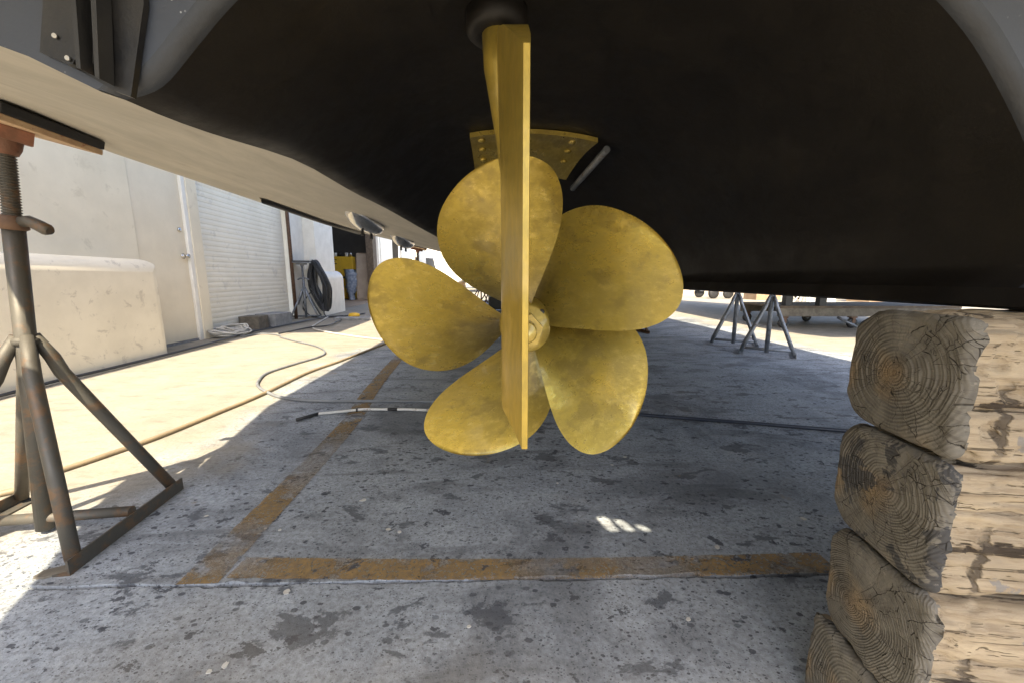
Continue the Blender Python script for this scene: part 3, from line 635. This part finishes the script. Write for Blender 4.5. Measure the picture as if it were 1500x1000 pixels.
# ------------------------------------------------------------------ timber cribbing on the right
def timber(loc, rz, Ln, D, H, seed, label, pith, paint, endmat, corner):
    NP, NE, NL = 176, 34, 110
    def per(t):   # rounded rectangle, t in 0..1, starts bottom front and runs anticlockwise seen from the left end
        cs = [(0, 0), (D, 0), (D, H), (0, H)]; rs = corner; pts = []
        for (cx_, cy_), r_, a0 in zip(cs, rs, (180, 270, 0, 90)):
            mx = cx_ + (r_ if cx_ == 0 else -r_); my = cy_ + (r_ if cy_ == 0 else -r_)
            for k in range(9): a = R(a0 + 90 * k / 8); pts.append(Vector((mx + r_ * math.cos(a), my + r_ * math.sin(a))))
        return pts
    raw = per(0); raw.append(raw[0]); ln = [0]
    for a, b in zip(raw, raw[1:]): ln.append(ln[-1] + (b - a).length)
    prof = []
    for i in range(NP):
        d = ln[-1] * i / NP; k = next(j for j in range(1, len(ln)) if ln[j] >= d)
        f = (d - ln[k - 1]) / max(1e-9, ln[k] - ln[k - 1]); prof.append(raw[k - 1].lerp(raw[k], f))
    cen = Vector(pith); mid = Vector((D / 2, H / 2))
    nz = lambda *a: noise.noise(Vector(a))
    V = []
    # end cap from pith outward
    for e in range(NE + 1):
        s = e / NE
        for i, p in enumerate(prof):
            q = cen.lerp(p, s); edge_d = (1 - s) * (p - cen).length
            x = .5 * (nz(q.x * 18, q.y * 18, seed) * .007 + nz(q.x * 70, q.y * 70, seed + 4) * .0018)
            rd = (q - cen).length
            x += .0008 * math.sin(rd * 560 + 4 * nz(q.x * 12, q.y * 12, seed + 2))
            x += .011 * max(0, 1 - edge_d / .012) ** 2 * (1 + .9 * nz(q.x * 30, q.y * 30, seed + 9))
            V.append((x, q.x, q.y))
    base = len(V)
    xs_ = [.016 + .40 * (k / 84) ** 1.15 for k in range(85)] + [.43 + (Ln - .43) * k / 24 for k in range(1, 25)]
    for x in xs_:
        for i, p in enumerate(prof):
            nrm = (p - mid).normalized()
            d = nz(x * 5, p.x * 60, p.y * 60 + seed) * .0034 + nz(x * 2.5, p.x * 16, p.y * 16 + seed) * .006 + nz(x * 40, p.x * 45, p.y * 45 + seed) * .0016
            gouge = nz(x * 9, p.x * 20 + 5, p.y * 24 + seed * 3)
            d -= .014 * max(0, gouge - .22) / .3 + .007 * max(0, nz(x * 4, p.x * 5, p.y * 95 + seed * 2) - .25) / .2
            fr_ = max(0, 1 - (x - .016) / .11)
            d -= fr_ ** .7 * (.016 if seed < 4 else .010) * max(0, .15 + nz(x * 24, p.x * 30, p.y * 30 + seed * 2) + .6 * nz(x * 60, p.x * 80, p.y * 80 + seed))
            j = (nz(p.x * 60, p.y * 60, seed + 8)) * .004 if x < .03 else 0
            V.append((x + j, p.x + nrm.x * d, p.y + nrm.y * d))
    Fs, mi = [], []
    for e in range(NE):
        for i in range(NP): Fs.append((e * NP + i, e * NP + (i + 1) % NP, (e + 1) * NP + (i + 1) % NP, (e + 1) * NP + i)); mi.append(0)
    k0 = NE * NP
    for r_ in range(len(xs_)):
        a0 = k0 if r_ == 0 else base + (r_ - 1) * NP; b0_ = base + r_ * NP
        for i in range(NP): Fs.append((a0 + i, a0 + (i + 1) % NP, b0_ + (i + 1) % NP, b0_ + i)); mi.append(0 if r_ == 0 else 1)
    Fs.append(tuple(base + (len(xs_) - 1) * NP + i for i in range(NP))); mi.append(0)
    me = bpy.data.meshes.new('timber'); me.from_pydata(V, [], Fs); me.update()
    bm = bmesh.new(); bm.from_mesh(me); bmesh.ops.remove_doubles(bm, verts=[v for v in bm.verts if v.index < NP], dist=.0001); bmesh.ops.recalc_face_normals(bm, faces=list(bm.faces)); 
    for f in bm.faces: f.smooth = True
    bm.to_mesh(me); bm.free()
    me.materials.append(endmat); me.materials.append(wood_side)
    for p in me.polygons:
        cxx = sum(me.vertices[i].co.x for i in p.vertices) / len(p.vertices)
        p.material_index = 0 if cxx < .0165 or cxx > Ln - .001 else 1
    o = bpy.data.objects.new('timber', me); col.objects.link(o); o.location = loc; o.rotation_euler = (0, 0, rz)
    tag(o, label, 'timber', 'cribbing timbers stacked under the keel'); return o
TH = .1885
spec = [((.558, .462), 0, (.10, .095), 0, 'weathered grey timber topmost in the stack under the hull, pale growth rings', (.014, .05, .06, .018)),
        ((.552, .452), 1, (.09, .11), .7, 'weathered timber second from top of the stack, black paint smeared on its end', (.02, .05, .045, .018)),
        ((.550, .440), 2, (.13, .075), 0, 'weathered timber third from top of the stack, fine rings and a stepped split', (.016, .045, .035, .016)),
        ((.545, .450), 3, (.06, .10), 0, 'weathered timber at the bottom of the stack, resting on the slab', (.02, .02, .02, .02))]
for i, ((x, y), sd, pith, paint, lb, cr) in enumerate(spec):
    z = .7545 - TH * (i + 1) + .0015
    timber((x, y, z), R(-7), 1.25, .193, TH - .003, 3.1 + 5 * sd, lb, (pith[0], pith[1]), paint, mat('timber_end_%d' % i, m_wood_end(pith, paint, (1250, 1500, 1900, 1300)[i])), cr)

# ------------------------------------------------------------------ hoses, cables, pole on the slab
def hose(name, pts, r, m, label, cat='hose', z=None, seg=10, grp=None):
    ps = spline(pts, 8); rnd = random.Random(name + label)
    ps = [Vector((p.x, p.y, (r + .001 if p.z == 0 else p.z) if z is None else z)) for p in ps]
    o = MB().tube(ps, r, seg).build(name, m); return tag(o, label, cat, grp)
hose('air_hose', [(-3.2, .70), (-2.5, 1.05), (-1.91, 1.32), (-1.9, 1.45), (-1.85, 1.61), (-1.79, 1.85), (-1.76, 2.17), (-1.73, 2.57), (-1.74, 3.2), (-1.67, 3.67), (-1.6, 4.33), (-1.5, 5.1), (-1.28, 5.9), (-.9, 7.2)], .0115, beige_hose, 'thick beige hose running past the near boat stand into the hull shadow')
hose('power_cable', [(-.49, 2.42), (-.85, 2.43), (-1.25, 2.43), (-1.51, 2.49), (-1.69, 2.60), (-1.88, 2.77), (-1.99, 2.94), (-2.08, 3.2), (-2.04, 3.55), (-1.98, 3.9), (-2.06, 4.17), (-2.33, 4.51), (-2.82, 4.91), (-3.15, 5.2), (-3.3, 5.39), (-3.61, 5.53), (-3.74, 5.3), (-3.9, 5.5), (-4.02, 5.97), (-3.94, 6.5), (-3.93, 7.3), (-3.77, 7.9)], .0105, grey_hose, 'grey cable looping in an S across the sunlit slab', 'cable', z=.0115)
hose('power_cable', [(-.49, 2.42), (.04, 2.32), (.61, 2.21), (.98, 2.12), (1.33, 2.04), (1.64, 1.96), (2.2, 1.83), (3.5, 1.6)], .010, navy_hose, 'dark blue cable lying straight in the shade behind the propeller', 'cable')
hose('water_hose', [(-3.40, 2.3), (-3.50, 2.83), (-3.52, 3.26), (-3.57, 3.83), (-3.65, 4.51), (-3.77, 5.15), (-3.84, 5.53), (-3.80, 6.5), (-3.80, 7.73)], .012, black_hose, 'black hose lying along the foot of the cream wall', z=.026)
hose('water_hose', [(-1.2, 4.75), (-1.69, 4.97), (-2.17, 5.26), (-2.73, 5.67), (-3.2, 6.15), (-3.42, 6.69), (-3.85, 8.1)], .0125, white_hose, 'off white hose crossing the slab towards the hose column')
hose('water_hose', [(-3.30, 5.41), (-3.23, 6.10), (-3.06, 6.35), (-3.2, 7.1), (-3.3, 7.6), (-2.8, 7.75), (-2.0, 7.7)], .0115, black_hose, 'black hose bending along the building shadow', z=.030)
ps = [(-1.22, 2.09, .012), (-1.15, 2.185, .012), (-.91, 2.265, .013), (-.63, 2.262, .013), (-.38, 2.235, .012)]
pr = MB().tube(ps, .0085, 10).build('pole', pole_mat); tag(pr, 'thin white pole with a dark tip lying in the shade', 'pole')
MB().tube([(-1.222, 2.087, .0125), (-1.148, 2.188, .0125)], .0098, 10).build('tip', rubber, pr)
for a, b in (((-.95, 2.249, .013), (-.94, 2.2535, .013)), ((-.76, 2.264, .0135), (-.70, 2.263, .0135))): MB().tube([a, b], .0097, 10).build('tape', rubber, pr)

# ------------------------------------------------------------------ building on the left (local x = out of the wall, y = along the wall)
bl = empty('boatyard_building', (-4.13, 5.08, 0), R(4.5)); tag(bl, 'cream boatyard workshop with white roller door and open bay', 'building')
MB().box((-.16, -9, -.02), (0, -.78, 4.2)).build('wall', cream, bl)
MB().box((-.16, -.015, 2.2), (0, .0 - .0, 4.2)).box((-.16, -.78, 2.15), (-.002, -.015, 4.2)).build('wall', cream, bl)
door = MB().box((-.06, -.765, .03), (-.012, -.055, 2.12), None, .004).build('door', cream_door, bl)
kb = MB().lathe([(.0, 0), (.034, .0), (.034, .006), (.014, .012), (.013, .035), (.026, .045), (.031, .058), (.027, .070), (.0, .076)], Matrix.Translation((-.012, -.125, 1.075)) @ Matrix.Rotation(R(90), 4, 'Y'), 20).build('knob', chrome, door)
MB().lathe([(.0, 0), (.028, 0), (.028, .012), (.02, .018), (.0, .02)], Matrix.Translation((-.012, -.135, 1.395)) @ Matrix.Rotation(R(90), 4, 'Y'), 18).build('deadbolt', chrome, door)
MB().box((-.10, -.052, -.01), (.022, .012, 2.2), None, .006).build('door_jamb', white_paint, bl)
MB().box((-.14, -.78, -.01), (.004, -.055, .026)).build('threshold', block_grey, bl)
MB().box((-.16, .014, -.02), (.03, .20, 4.2), None, .01).build('pilaster', cream, bl)
# roller door: ribbed curtain
rows = []
zz = []
nsl = 40; hsl = .0725
for i in range(nsl):
    z = .02 + i * hsl; zz += [(z, .0), (z + .004, .006), (z + hsl * .5, .009), (z + hsl - .004, .006)]
rows = [[(-.085 + d, .205, z) for z, d in zz], [(-.085 + d, 2.58, z) for z, d in zz]]
rd = MB().grid(rows, False).build('roller_door', shutter_mat, bl)
MB().box((-.09, .205, -.01), (-.045, 2.58, .03)).build('bottom_rail', rubber, rd)
MB().box((-.3, .2, 2.92), (0, 2.75, 4.2)).build('lintel', cream, bl)
MB().tube([(.02, 2.62, 0), (.02, 2.62, 3.2)], .032, 12).build('guide_pipe', rust_pipe, bl)
MB().box((-.3, 2.66, -.02), (.01, 3.25, 4.2), None, .008).build('wall', white_paint, bl)
MB().box((-.3, 3.254, -.02), (.24, 4.28, 4.2), None, .008).build('column', white_paint, bl)
# open bay: back wall, side, floor step, posts, panels along the wall line further on
MB().box((-3.6, 4.28, -.01), (-3.5, 30, 4.2)).build('bay_back_wall', dark_interior, bl)
MB().box((-3.5, 4.20, -.01), (-.32, 4.275, 4.2)).build('bay_side_wall', dark_interior, bl)
MB().box((-3.5, 9.95, -.01), (-.3, 10.05, 4.2)).build('bay_side_wall', dark_interior, bl)
MB().box((-3.6, 4.3, 4.1), (.0, 30, 4.18)).build('bay_ceiling', dark_interior, bl)
MB().box((-3.5, 4.28, -.012), (.0, 9.9, .012)).build('bay_floor', mottled('brown_bay_floor', (.30, .22, .15), (.24, .18, .125), 2, .8), bl)
MB().box((-.28, 8.75, -.01), (-.04, 9.2, 3.3)).build('bay_post', timber_post, bl)
MB().box((-.12, 9.35, 0), (.0, 9.55, 3.3)).build('bay_post', white_paint, bl)
MB().box((-.10, 9.75, 0), (-.02, 11.7, 3.3)).build('door_panel', white_paint, bl)
MB().box((-.10, 13.6, 0), (-.02, 16.4, 3.3)).build('door_panel', white_paint, bl)
MB().box((-.10, 19.0, 0), (-.02, 21.8, 3.3)).build('door_panel', white_paint, bl)
MB().box((-8, -9, 4.2), (.12, 30, 4.3)).build('roof', roof_mat, bl)
MB().box((.0, -2.2, 3.55), (1.25, 4.3, 3.62)).build('eave', roof_mat, bl)
# rounded plinth guards
def guard(y0, y1, x1, h, r, label):
    rows = []
    pts = [(y0, 0)] + [(y0, h - r)] + [(y0 + r - r * math.cos(R(90 * k / 8)), h - r + r * math.sin(R(90 * k / 8))) for k in range(1, 9)] if y0 > -3 else [(y0, 0), (y0, h)]
    pts += [(y1 - r + r * math.sin(R(90 * k / 8)), h - r + r * math.cos(R(90 * k / 8))) for k in range(9)] + [(y1, 0)]
    front = []
    m = MB(); n = len(pts); rr = .13
    def ins(p, d):
        y, z = p; yc = min(max(y, y0 + d), y1 - d); return (yc, min(z, h - d))
    layers = [(0.002, 0)] + [(x1 - rr + rr * math.sin(R(90 * k / 6)), rr * (1 - math.cos(R(90 * k / 6)))) for k in range(7)]
    L_ = [[(x, *ins(p, d)) for p in pts] for x, d in layers]
    m.grid(L_); m.add(L_[-1], [tuple(range(n))], True)
    o = m.build('wall_guard', bumper_mat, bl); o['label'] = label
guard(-9, -1.02, .40, .99, .16, 'long rounded cream guard along the wall foot')
gp = [(-.02, 0), (.34, 0), (.34, .78)] + [(.14 + .2 * math.cos(R(a)), .78 + .2 * math.sin(R(a))) for a in range(10, 91, 10)] + [(-.02, .98)]
go = MB().prism(gp, -4.5, -3.16, Matrix(((1, 0, 0, 0), (0, 0, -1, 0), (0, 1, 0, 0), (0, 0, 0, 1)))).build('wall_guard', white_paint, bl); go['label'] = 'short white guard with rounded shoulder round the column foot'
MB().box((.0, 3.235, .99), (.05, 3.253, 1.42)).build('junction_box', white_paint, bl)

W = bl.matrix_basis
def wp(x, y, z): return W @ Vector((x, y, z))
bpy.context.view_layer.update(); W = Matrix.Translation(bl.location) @ Matrix.Rotation(R(4.5), 4, 'Z')
# black hose coiled on the hook of the column: one long continuous tube, several turns
rnd = random.Random(3); pts = []
for k in range(26):
    wd = .08 + .09 * rnd.random(); lo = .10 + .30 * rnd.random(); sh = rnd.uniform(-.03, .05); yo = 3.13 - .0065 * k
    for a in range(0, 360, 24):
        ca, sa = math.cos(R(a)), math.sin(R(a)); zt = 1.14 + .03 * rnd.random()
        z = (zt + lo) / 2 + (zt - lo) / 2 * ca; taper = .40 + .6 * (1 - abs(ca)) + .15 * (1 - ca)
        pts.append(wp(.27 + sh + wd * taper * sa + .17 * (1.14 - z) ** 1.1 if z < 1.14 else .27 + sh * .4 + wd * taper * sa, yo + .01 * sa, z))
tag(MB().tube(spline(pts, 3), .0165, 8).build('hose_coil', black_hose), 'black hose coiled and hung on the white column', 'hose')
hk = empty('hose_hook', wp(.22, 3.16, 1.1), R(4.5)); tag(hk, 'white hook plate holding the coiled black hose', 'hook')
MB().box((-.06, -.015, -.04), (.06, -.0, .14), None, .003).build('back_plate', white_paint, hk)
MB().box((-.045, -.30, .055), (.045, -.016, .075)).box((-.045, -.315, .055), (.045, -.301, .15)).build('arm', white_paint, hk)
for sd, (x, dx) in enumerate(((.0, .3), (.4, .6))):
    hose('water_hose', [wp(.2, 3.02, .55), wp(x, 2.98, .25), wp(dx - .12, 2.9, .03), wp(dx + .15, 2.8, .02), wp(dx + .5, 3.0 + sd * .5, .02)], .013, black_hose, ['black hose tail dropping from the coil beside the stand', 'black hose tail trailing from the coil towards the open bay'][sd])
# things in the bay
cb = empty('safety_cabinet', (-6.33, 14.55, .012), R(4)); tag(cb, 'yellow two door steel storage cabinet in the open bay', 'cabinet')
MB().box((-.44, -.0, .03), (.42, .45, 1.58), None, .01).build('body', yellow_paint, cb)
for sx in (-1, 1):
    d = MB().box((-.01 + sx * .006 if sx > 0 else -.43, -.022, .06), (.41 if sx > 0 else -.014, -.001, 1.55), None, .004).build('door', yellow_paint, cb)
    if sx > 0: MB().box((.03, -.03, .78), (.13, -.0225, .86)).build('handle', rubber, d)
for i in range(3): MB().box((-.40, -.0255, 1.44 - i * .07), (-.14 - .05 * (i % 2), -.0225, 1.475 - i * .07)).build('warning_lettering', rubber, cb)
MB().box((-.44, -.0, .0), (.42, .45, .028)).build('foot', rubber, cb)
for i, x in enumerate((-6.6, -6.42, -6.18, -6.02)):
    o = MB().lathe([(.0, 0), (.055, 0), (.058, .13), (.05, .145), (.0, .146)], Matrix.Translation((x, 14.74, 1.593)), 14).build('paint_tin', [white_paint, black_plastic, white_paint, chrome][i])
    tag(o, ['white tin at the outer end of the yellow cabinet top', 'black tin between two white tins on the yellow cabinet', 'white tin beside the bare metal tin on the yellow cabinet', 'bare metal tin on the yellow cabinet above the tan board'][i], 'tin', 'tins on the cabinet')
tag(MB().box((-.27, -.015, 0), (.27, .015, 1.70), Matrix.Translation((-5.42, 14.3, .012)) @ Matrix.Rotation(R(-5), 4, 'X') @ Matrix.Rotation(R(14), 4, 'Z'), .05).build('leaning_board', tan_board), 'tan board with rounded corners leaning beside the yellow cabinet', 'board')
rows = []
for i in range(15):
    z = .02 + 1.1 * i / 14; rows.append([(-5.84 + (.20 - .02 * abs(i - 10) / 4) * (.6 if i < 4 else 1) * (1 + .75 * noise.noise(Vector((k * .9, i * .55, 2)))) * math.cos(R(30 * k)), 14.15 + .13 * (1 + .4 * noise.noise(Vector((k * .9, i * .55, 8)))) * math.sin(R(30 * k)), z) for k in range(13)])
m = MB().grid(rows); m.add(rows[-1][:-1], [tuple(range(12))]); tag(m.build('wrapped_bundle', blue_wrap), 'blue grey plastic wrapped bundle leaning at the yellow cabinet', 'bundle')
# blocks, rope, slab lying at the wall
def rot_box(name, c, sz, rz, m, label, cat, bev=.008, group=None):
    o = MB().box((-sz[0] / 2, -sz[1] / 2, 0), (sz[0] / 2, sz[1] / 2, sz[2]), None, bev).build(name, m); o.location = c; o.rotation_euler = (0, 0, rz); tag(o, label, cat, group); return o
rot_box('wood_block', (-4.10, 6.10, 0), (.30, .28, .215), R(4), block_dark, 'dark square wooden block in front of the roller door', 'block')
rot_box('concrete_block', (-4.06, 6.56, 0), (.34, .46, .22), R(-2), block_grey, 'grey concrete block beside the dark wooden block', 'block')
rot_box('kerb_beam', (-4.15, 5.72, 0), (.10, .42, .06), R(2), rubber, 'short black rubber strip at the foot of the roller door', 'strip', .004)
pts = []
rnd = random.Random(11)
for k in range(9):
    cx_, cy_ = -3.97 + rnd.uniform(-.05, .05), 5.42 + rnd.uniform(-.08, .08); a_, b_ = .10 + .07 * rnd.random(), .2 + .1 * rnd.random()
    for a in range(0, 360, 40): pts.append((cx_ + a_ * math.cos(R(a)), cy_ + b_ * math.sin(R(a)), .016 + .014 * k * (1 if math.cos(R(a)) < 0.3 else .5) + rnd.uniform(0, .012)))
tag(MB().tube(spline(pts, 4), .012, 8).build('rope_pile', white_hose), 'pale coiled hose heaped by the door pilaster', 'hose')
rot_box('threshold_plank', (-2.9, 7.55, 0), (1.1, .25, .05), R(2), block_grey, 'flat grey plank on the slab before the open bay', 'plank', .006)
fl = MB().lathe([(.0, 0), (.07, 0), (.085, .03), (.075, .075), (.03, .09), (.0, .092)], Matrix.Translation((-3.3, 8.05, 0)) @ Matrix.Scale(1.4, 4, (1, 0, 0)), 16).build('yellow_float', yellow_paint); tag(fl, 'small yellow float on the floor below the coiled hose', 'float')

# ------------------------------------------------------------------ right background: cart, far wall, trailers, crates
ct = empty('wheeled_cart', (5.65, 6.25, 0), 0); tag(ct, 'low grey flatbed cart on black castors behind the timber stack', 'cart')
MB().box((-1.33, -.03, .19), (1.6, .03, .325), None, .006).box((-1.33, 1.0, .19), (1.6, 1.06, .325), None, .006).build('side_rail', block_dark, ct)
MB().box((-1.33, -.03, .328), (1.6, 1.06, .36)).build('deck', timber_post, ct)
for x in (-1.22, -.1, 1.3):
    for y in (.02, 1.0):
        w = MB().lathe([(.035, -.022), (.075, -.022), (.082, -.012), (.082, .012), (.075, .022), (.035, .022)], Matrix.Translation((x, y, .083)) @ Matrix.Rotation(R(90), 4, 'X'), 22).build('wheel', rubber, ct)
        MB().lathe([(.0, -.024), (.034, -.023), (.034, .023), (.0, .024)], Matrix.Translation((x, y, .083)) @ Matrix.Rotation(R(90), 4, 'X'), 16).build('rim', steel_galv, w)
        MB().box((x - .05, y - .04, .166), (x + .05, y + .04, .188)).box((x - .02, y - .036, .083), (x + .03, y - .027, .167)).box((x - .02, y + .027, .083), (x + .03, y + .036, .167)).build('fork', rust_pipe, w)
for x in (-1.17, -.62): MB().box((x - .055, .0, .361), (x + .055, .10, 1.1)).build('post', rubber, ct)
MB().box((-1.3, .0, 1.102), (1.5, .9, 1.2)).build('top_beam', rubber, ct)
MB().tube([(-.45, -.1, .19), (-.25, -.25, .05)], .02, 8).build('tow_bar', steel_galv, ct)
fw = MB().box((-.5, 19, -.03), (40, 19.3, 2.4)).build('boundary_wall', tan_wall); tag(fw, 'long tan boundary wall at the far end of the yard', 'wall')
def trolley(x, y, n, label):
    o = empty('boat_trailer', (x, y, 0), .1); tag(o, label, 'trailer', 'trailers at the boundary wall')
    MB().box((-.9, -.04, .30), (.9, .04, .38)).box((-.9, .7, .30), (.9, .78, .38)).box((-.06, -.04, .381), (.06, .78, .44)).build('frame', steel_galv, o)
    for k in range(n):
        for yy in (-.12, .86):
            w = MB().lathe([(.09, -.06), (.19, -.06), (.21, -.03), (.21, .03), (.19, .06), (.09, .06)], Matrix.Translation((-.4 + .62 * k, yy, .21)) @ Matrix.Rotation(R(90), 4, 'X'), 20).build('tyre', rubber, o)
            MB().lathe([(.0, -.05), (.088, -.05), (.088, .05), (.0, .05)], Matrix.Translation((-.4 + .62 * k, yy, .21)) @ Matrix.Rotation(R(90), 4, 'X'), 14).build('rim', white_paint, w)
trolley(8.4, 15.6, 2, 'far galvanised boat trailer with twin wheels'); trolley(11.6, 14.2, 1, 'far galvanised boat trailer with single wheels')
for i, (x, y, sx, sz, m, lb) in enumerate(((7.0, 17.2, .8, .55, tan_wall, 'far tan block beside the twin wheeled trailer'), (9.6, 14.9, 1.0, .9, ply_brown, 'brown wooden crate in the far yard'), (10.4, 13.2, .7, .6, gel_white, 'white box in the far yard'), (12.6, 13.6, 1.4, .8, ply_brown, 'long brown crate behind the cart'), (6.2, 18, .9, .45, gel_white, 'low white box by the far boundary wall'))):
    rot_box('crate' if m is ply_brown else 'box', (x, y, 0), (sx, .7, sz), R(6 * i), m, lb, 'crate' if m is ply_brown else 'box', .01)
stand((8.35, 11.0, 0), .5, 1.1, (0, 0), (.3, .26), white_paint, white_paint, white_paint, 0, label='white painted boat stand standing alone beyond the cart', nut_z=.8)

nb = empty('unseen_boat', (5.75, 4.35, 0), R(2)); tag(nb, 'unseen dark hulled work boat, added to shade the low wheeled cart', 'boat')  # hidden hull added here, set aft and wide so its shade covers the cart
rows = []
for i in range(11):
    v = i / 10; w = 1.75 * (1 - .9 * v ** 3); rows.append([(-w, 9 * v, 2.6), (-w * .9, 9 * v, 1.6), (-w * .8, 9 * v, 1.22), (0, 9 * v, 1.205), (w * .8, 9 * v, 1.22), (w * .9, 9 * v, 1.6), (w, 9 * v, 2.6)])
m = MB().grid(rows); m.add(rows[0], [tuple(range(7))]); m.add([r[0] for r in rows] + [r[-1] for r in rows[::-1]], [tuple(range(22))]); m.build('hull', transom_mat, nb)
MB().box((-1.1, 1.5, 2.61), (1.1, 5, 4.2), None, .1).build('cabin', gel_white, nb)
# ------------------------------------------------------------------ left distance: white boat, machine, far shed
def far_boat(x, y, rz, s, label):
    o = empty('moored_boat', (x, y, 0), rz); o.scale = (s, s, s); tag(o, label, 'boat', 'white boats ashore in the distance')
    rows = []
    for i in range(13):
        v = i / 12; w = 1.3 * (1 - .97 * v ** 2.6); dk = 1.9 + .35 * v * v; k0 = .55 + .5 * v ** 3
        rows.append([(-w, 6.5 * v, dk), (-w * .93, 6.5 * v, (dk + k0) / 2 + .25), (-w * .78, 6.5 * v, k0 + .42), (0, 6.5 * v, k0), (w * .78, 6.5 * v, k0 + .42), (w * .93, 6.5 * v, (dk + k0) / 2 + .25), (w, 6.5 * v, dk)])
    m = MB().grid(rows); m.add(rows[0], [tuple(range(7))]); m.add([r[0] for r in rows] + [r[-1] for r in rows[::-1]], [tuple(range(26))]); m.build('hull', gel_white, o)
    MB().box((-.85, .9, 1.95), (.85, 3.6, 2.75), None, .12).build('cabin', gel_white, o)
    MB().box((-.78, 3.601, 2.3), (.78, 3.63, 2.6)).build('windscreen', black_plastic, o)
    for yy in (.8, 4.2): MB().box((-.2, yy, 0), (.2, yy + .3, .56 + .06 * yy / 4)).build('support_block', ply_brown, o)
far_boat(-3.2, 22, R(-15), 1.0, 'white motorboat propped up in the sun beyond the open bay')
far_boat(-1.2, 31, R(70), 1.15, 'larger white motorboat broadside on in the far yard')
mc = empty('generator', (-.28, 9.6, 0), .1); tag(mc, 'boxy dark generator with a pale lid under the hull', 'generator')
MB().box((-.3, -.25, .06), (.3, .25, .36), None, .02).build('body', rubber, mc); MB().box((-.31, -.26, .361), (.31, .26, .55), None, .03).build('lid', gel_white, mc)
for sx in (-.2, .2): MB().lathe([(.02, -.02), (.058, -.02), (.058, .02), (.02, .02)], Matrix.Translation((sx, -.28, .058)) @ Matrix.Rotation(R(90), 4, 'X'), 14).build('wheel', rubber, mc)
sh = empty('far_shed', (-9, 44, 0), 0); tag(sh, 'pale metal shed closing the yard in the distance', 'building')
MB().box((-8, 0, -.03), (14, 8, 5)).build('wall', white_paint, sh); MB().prism([(-8.4, -.4), (14.4, -.4), (14.4, 8.4), (-8.4, 8.4)], 5.001, 5.2).build('roof', roof_mat, sh)
MB().box((-2, -.03, 0), (2, -.002, 3.6)).build('shed_door', tan_board, sh)
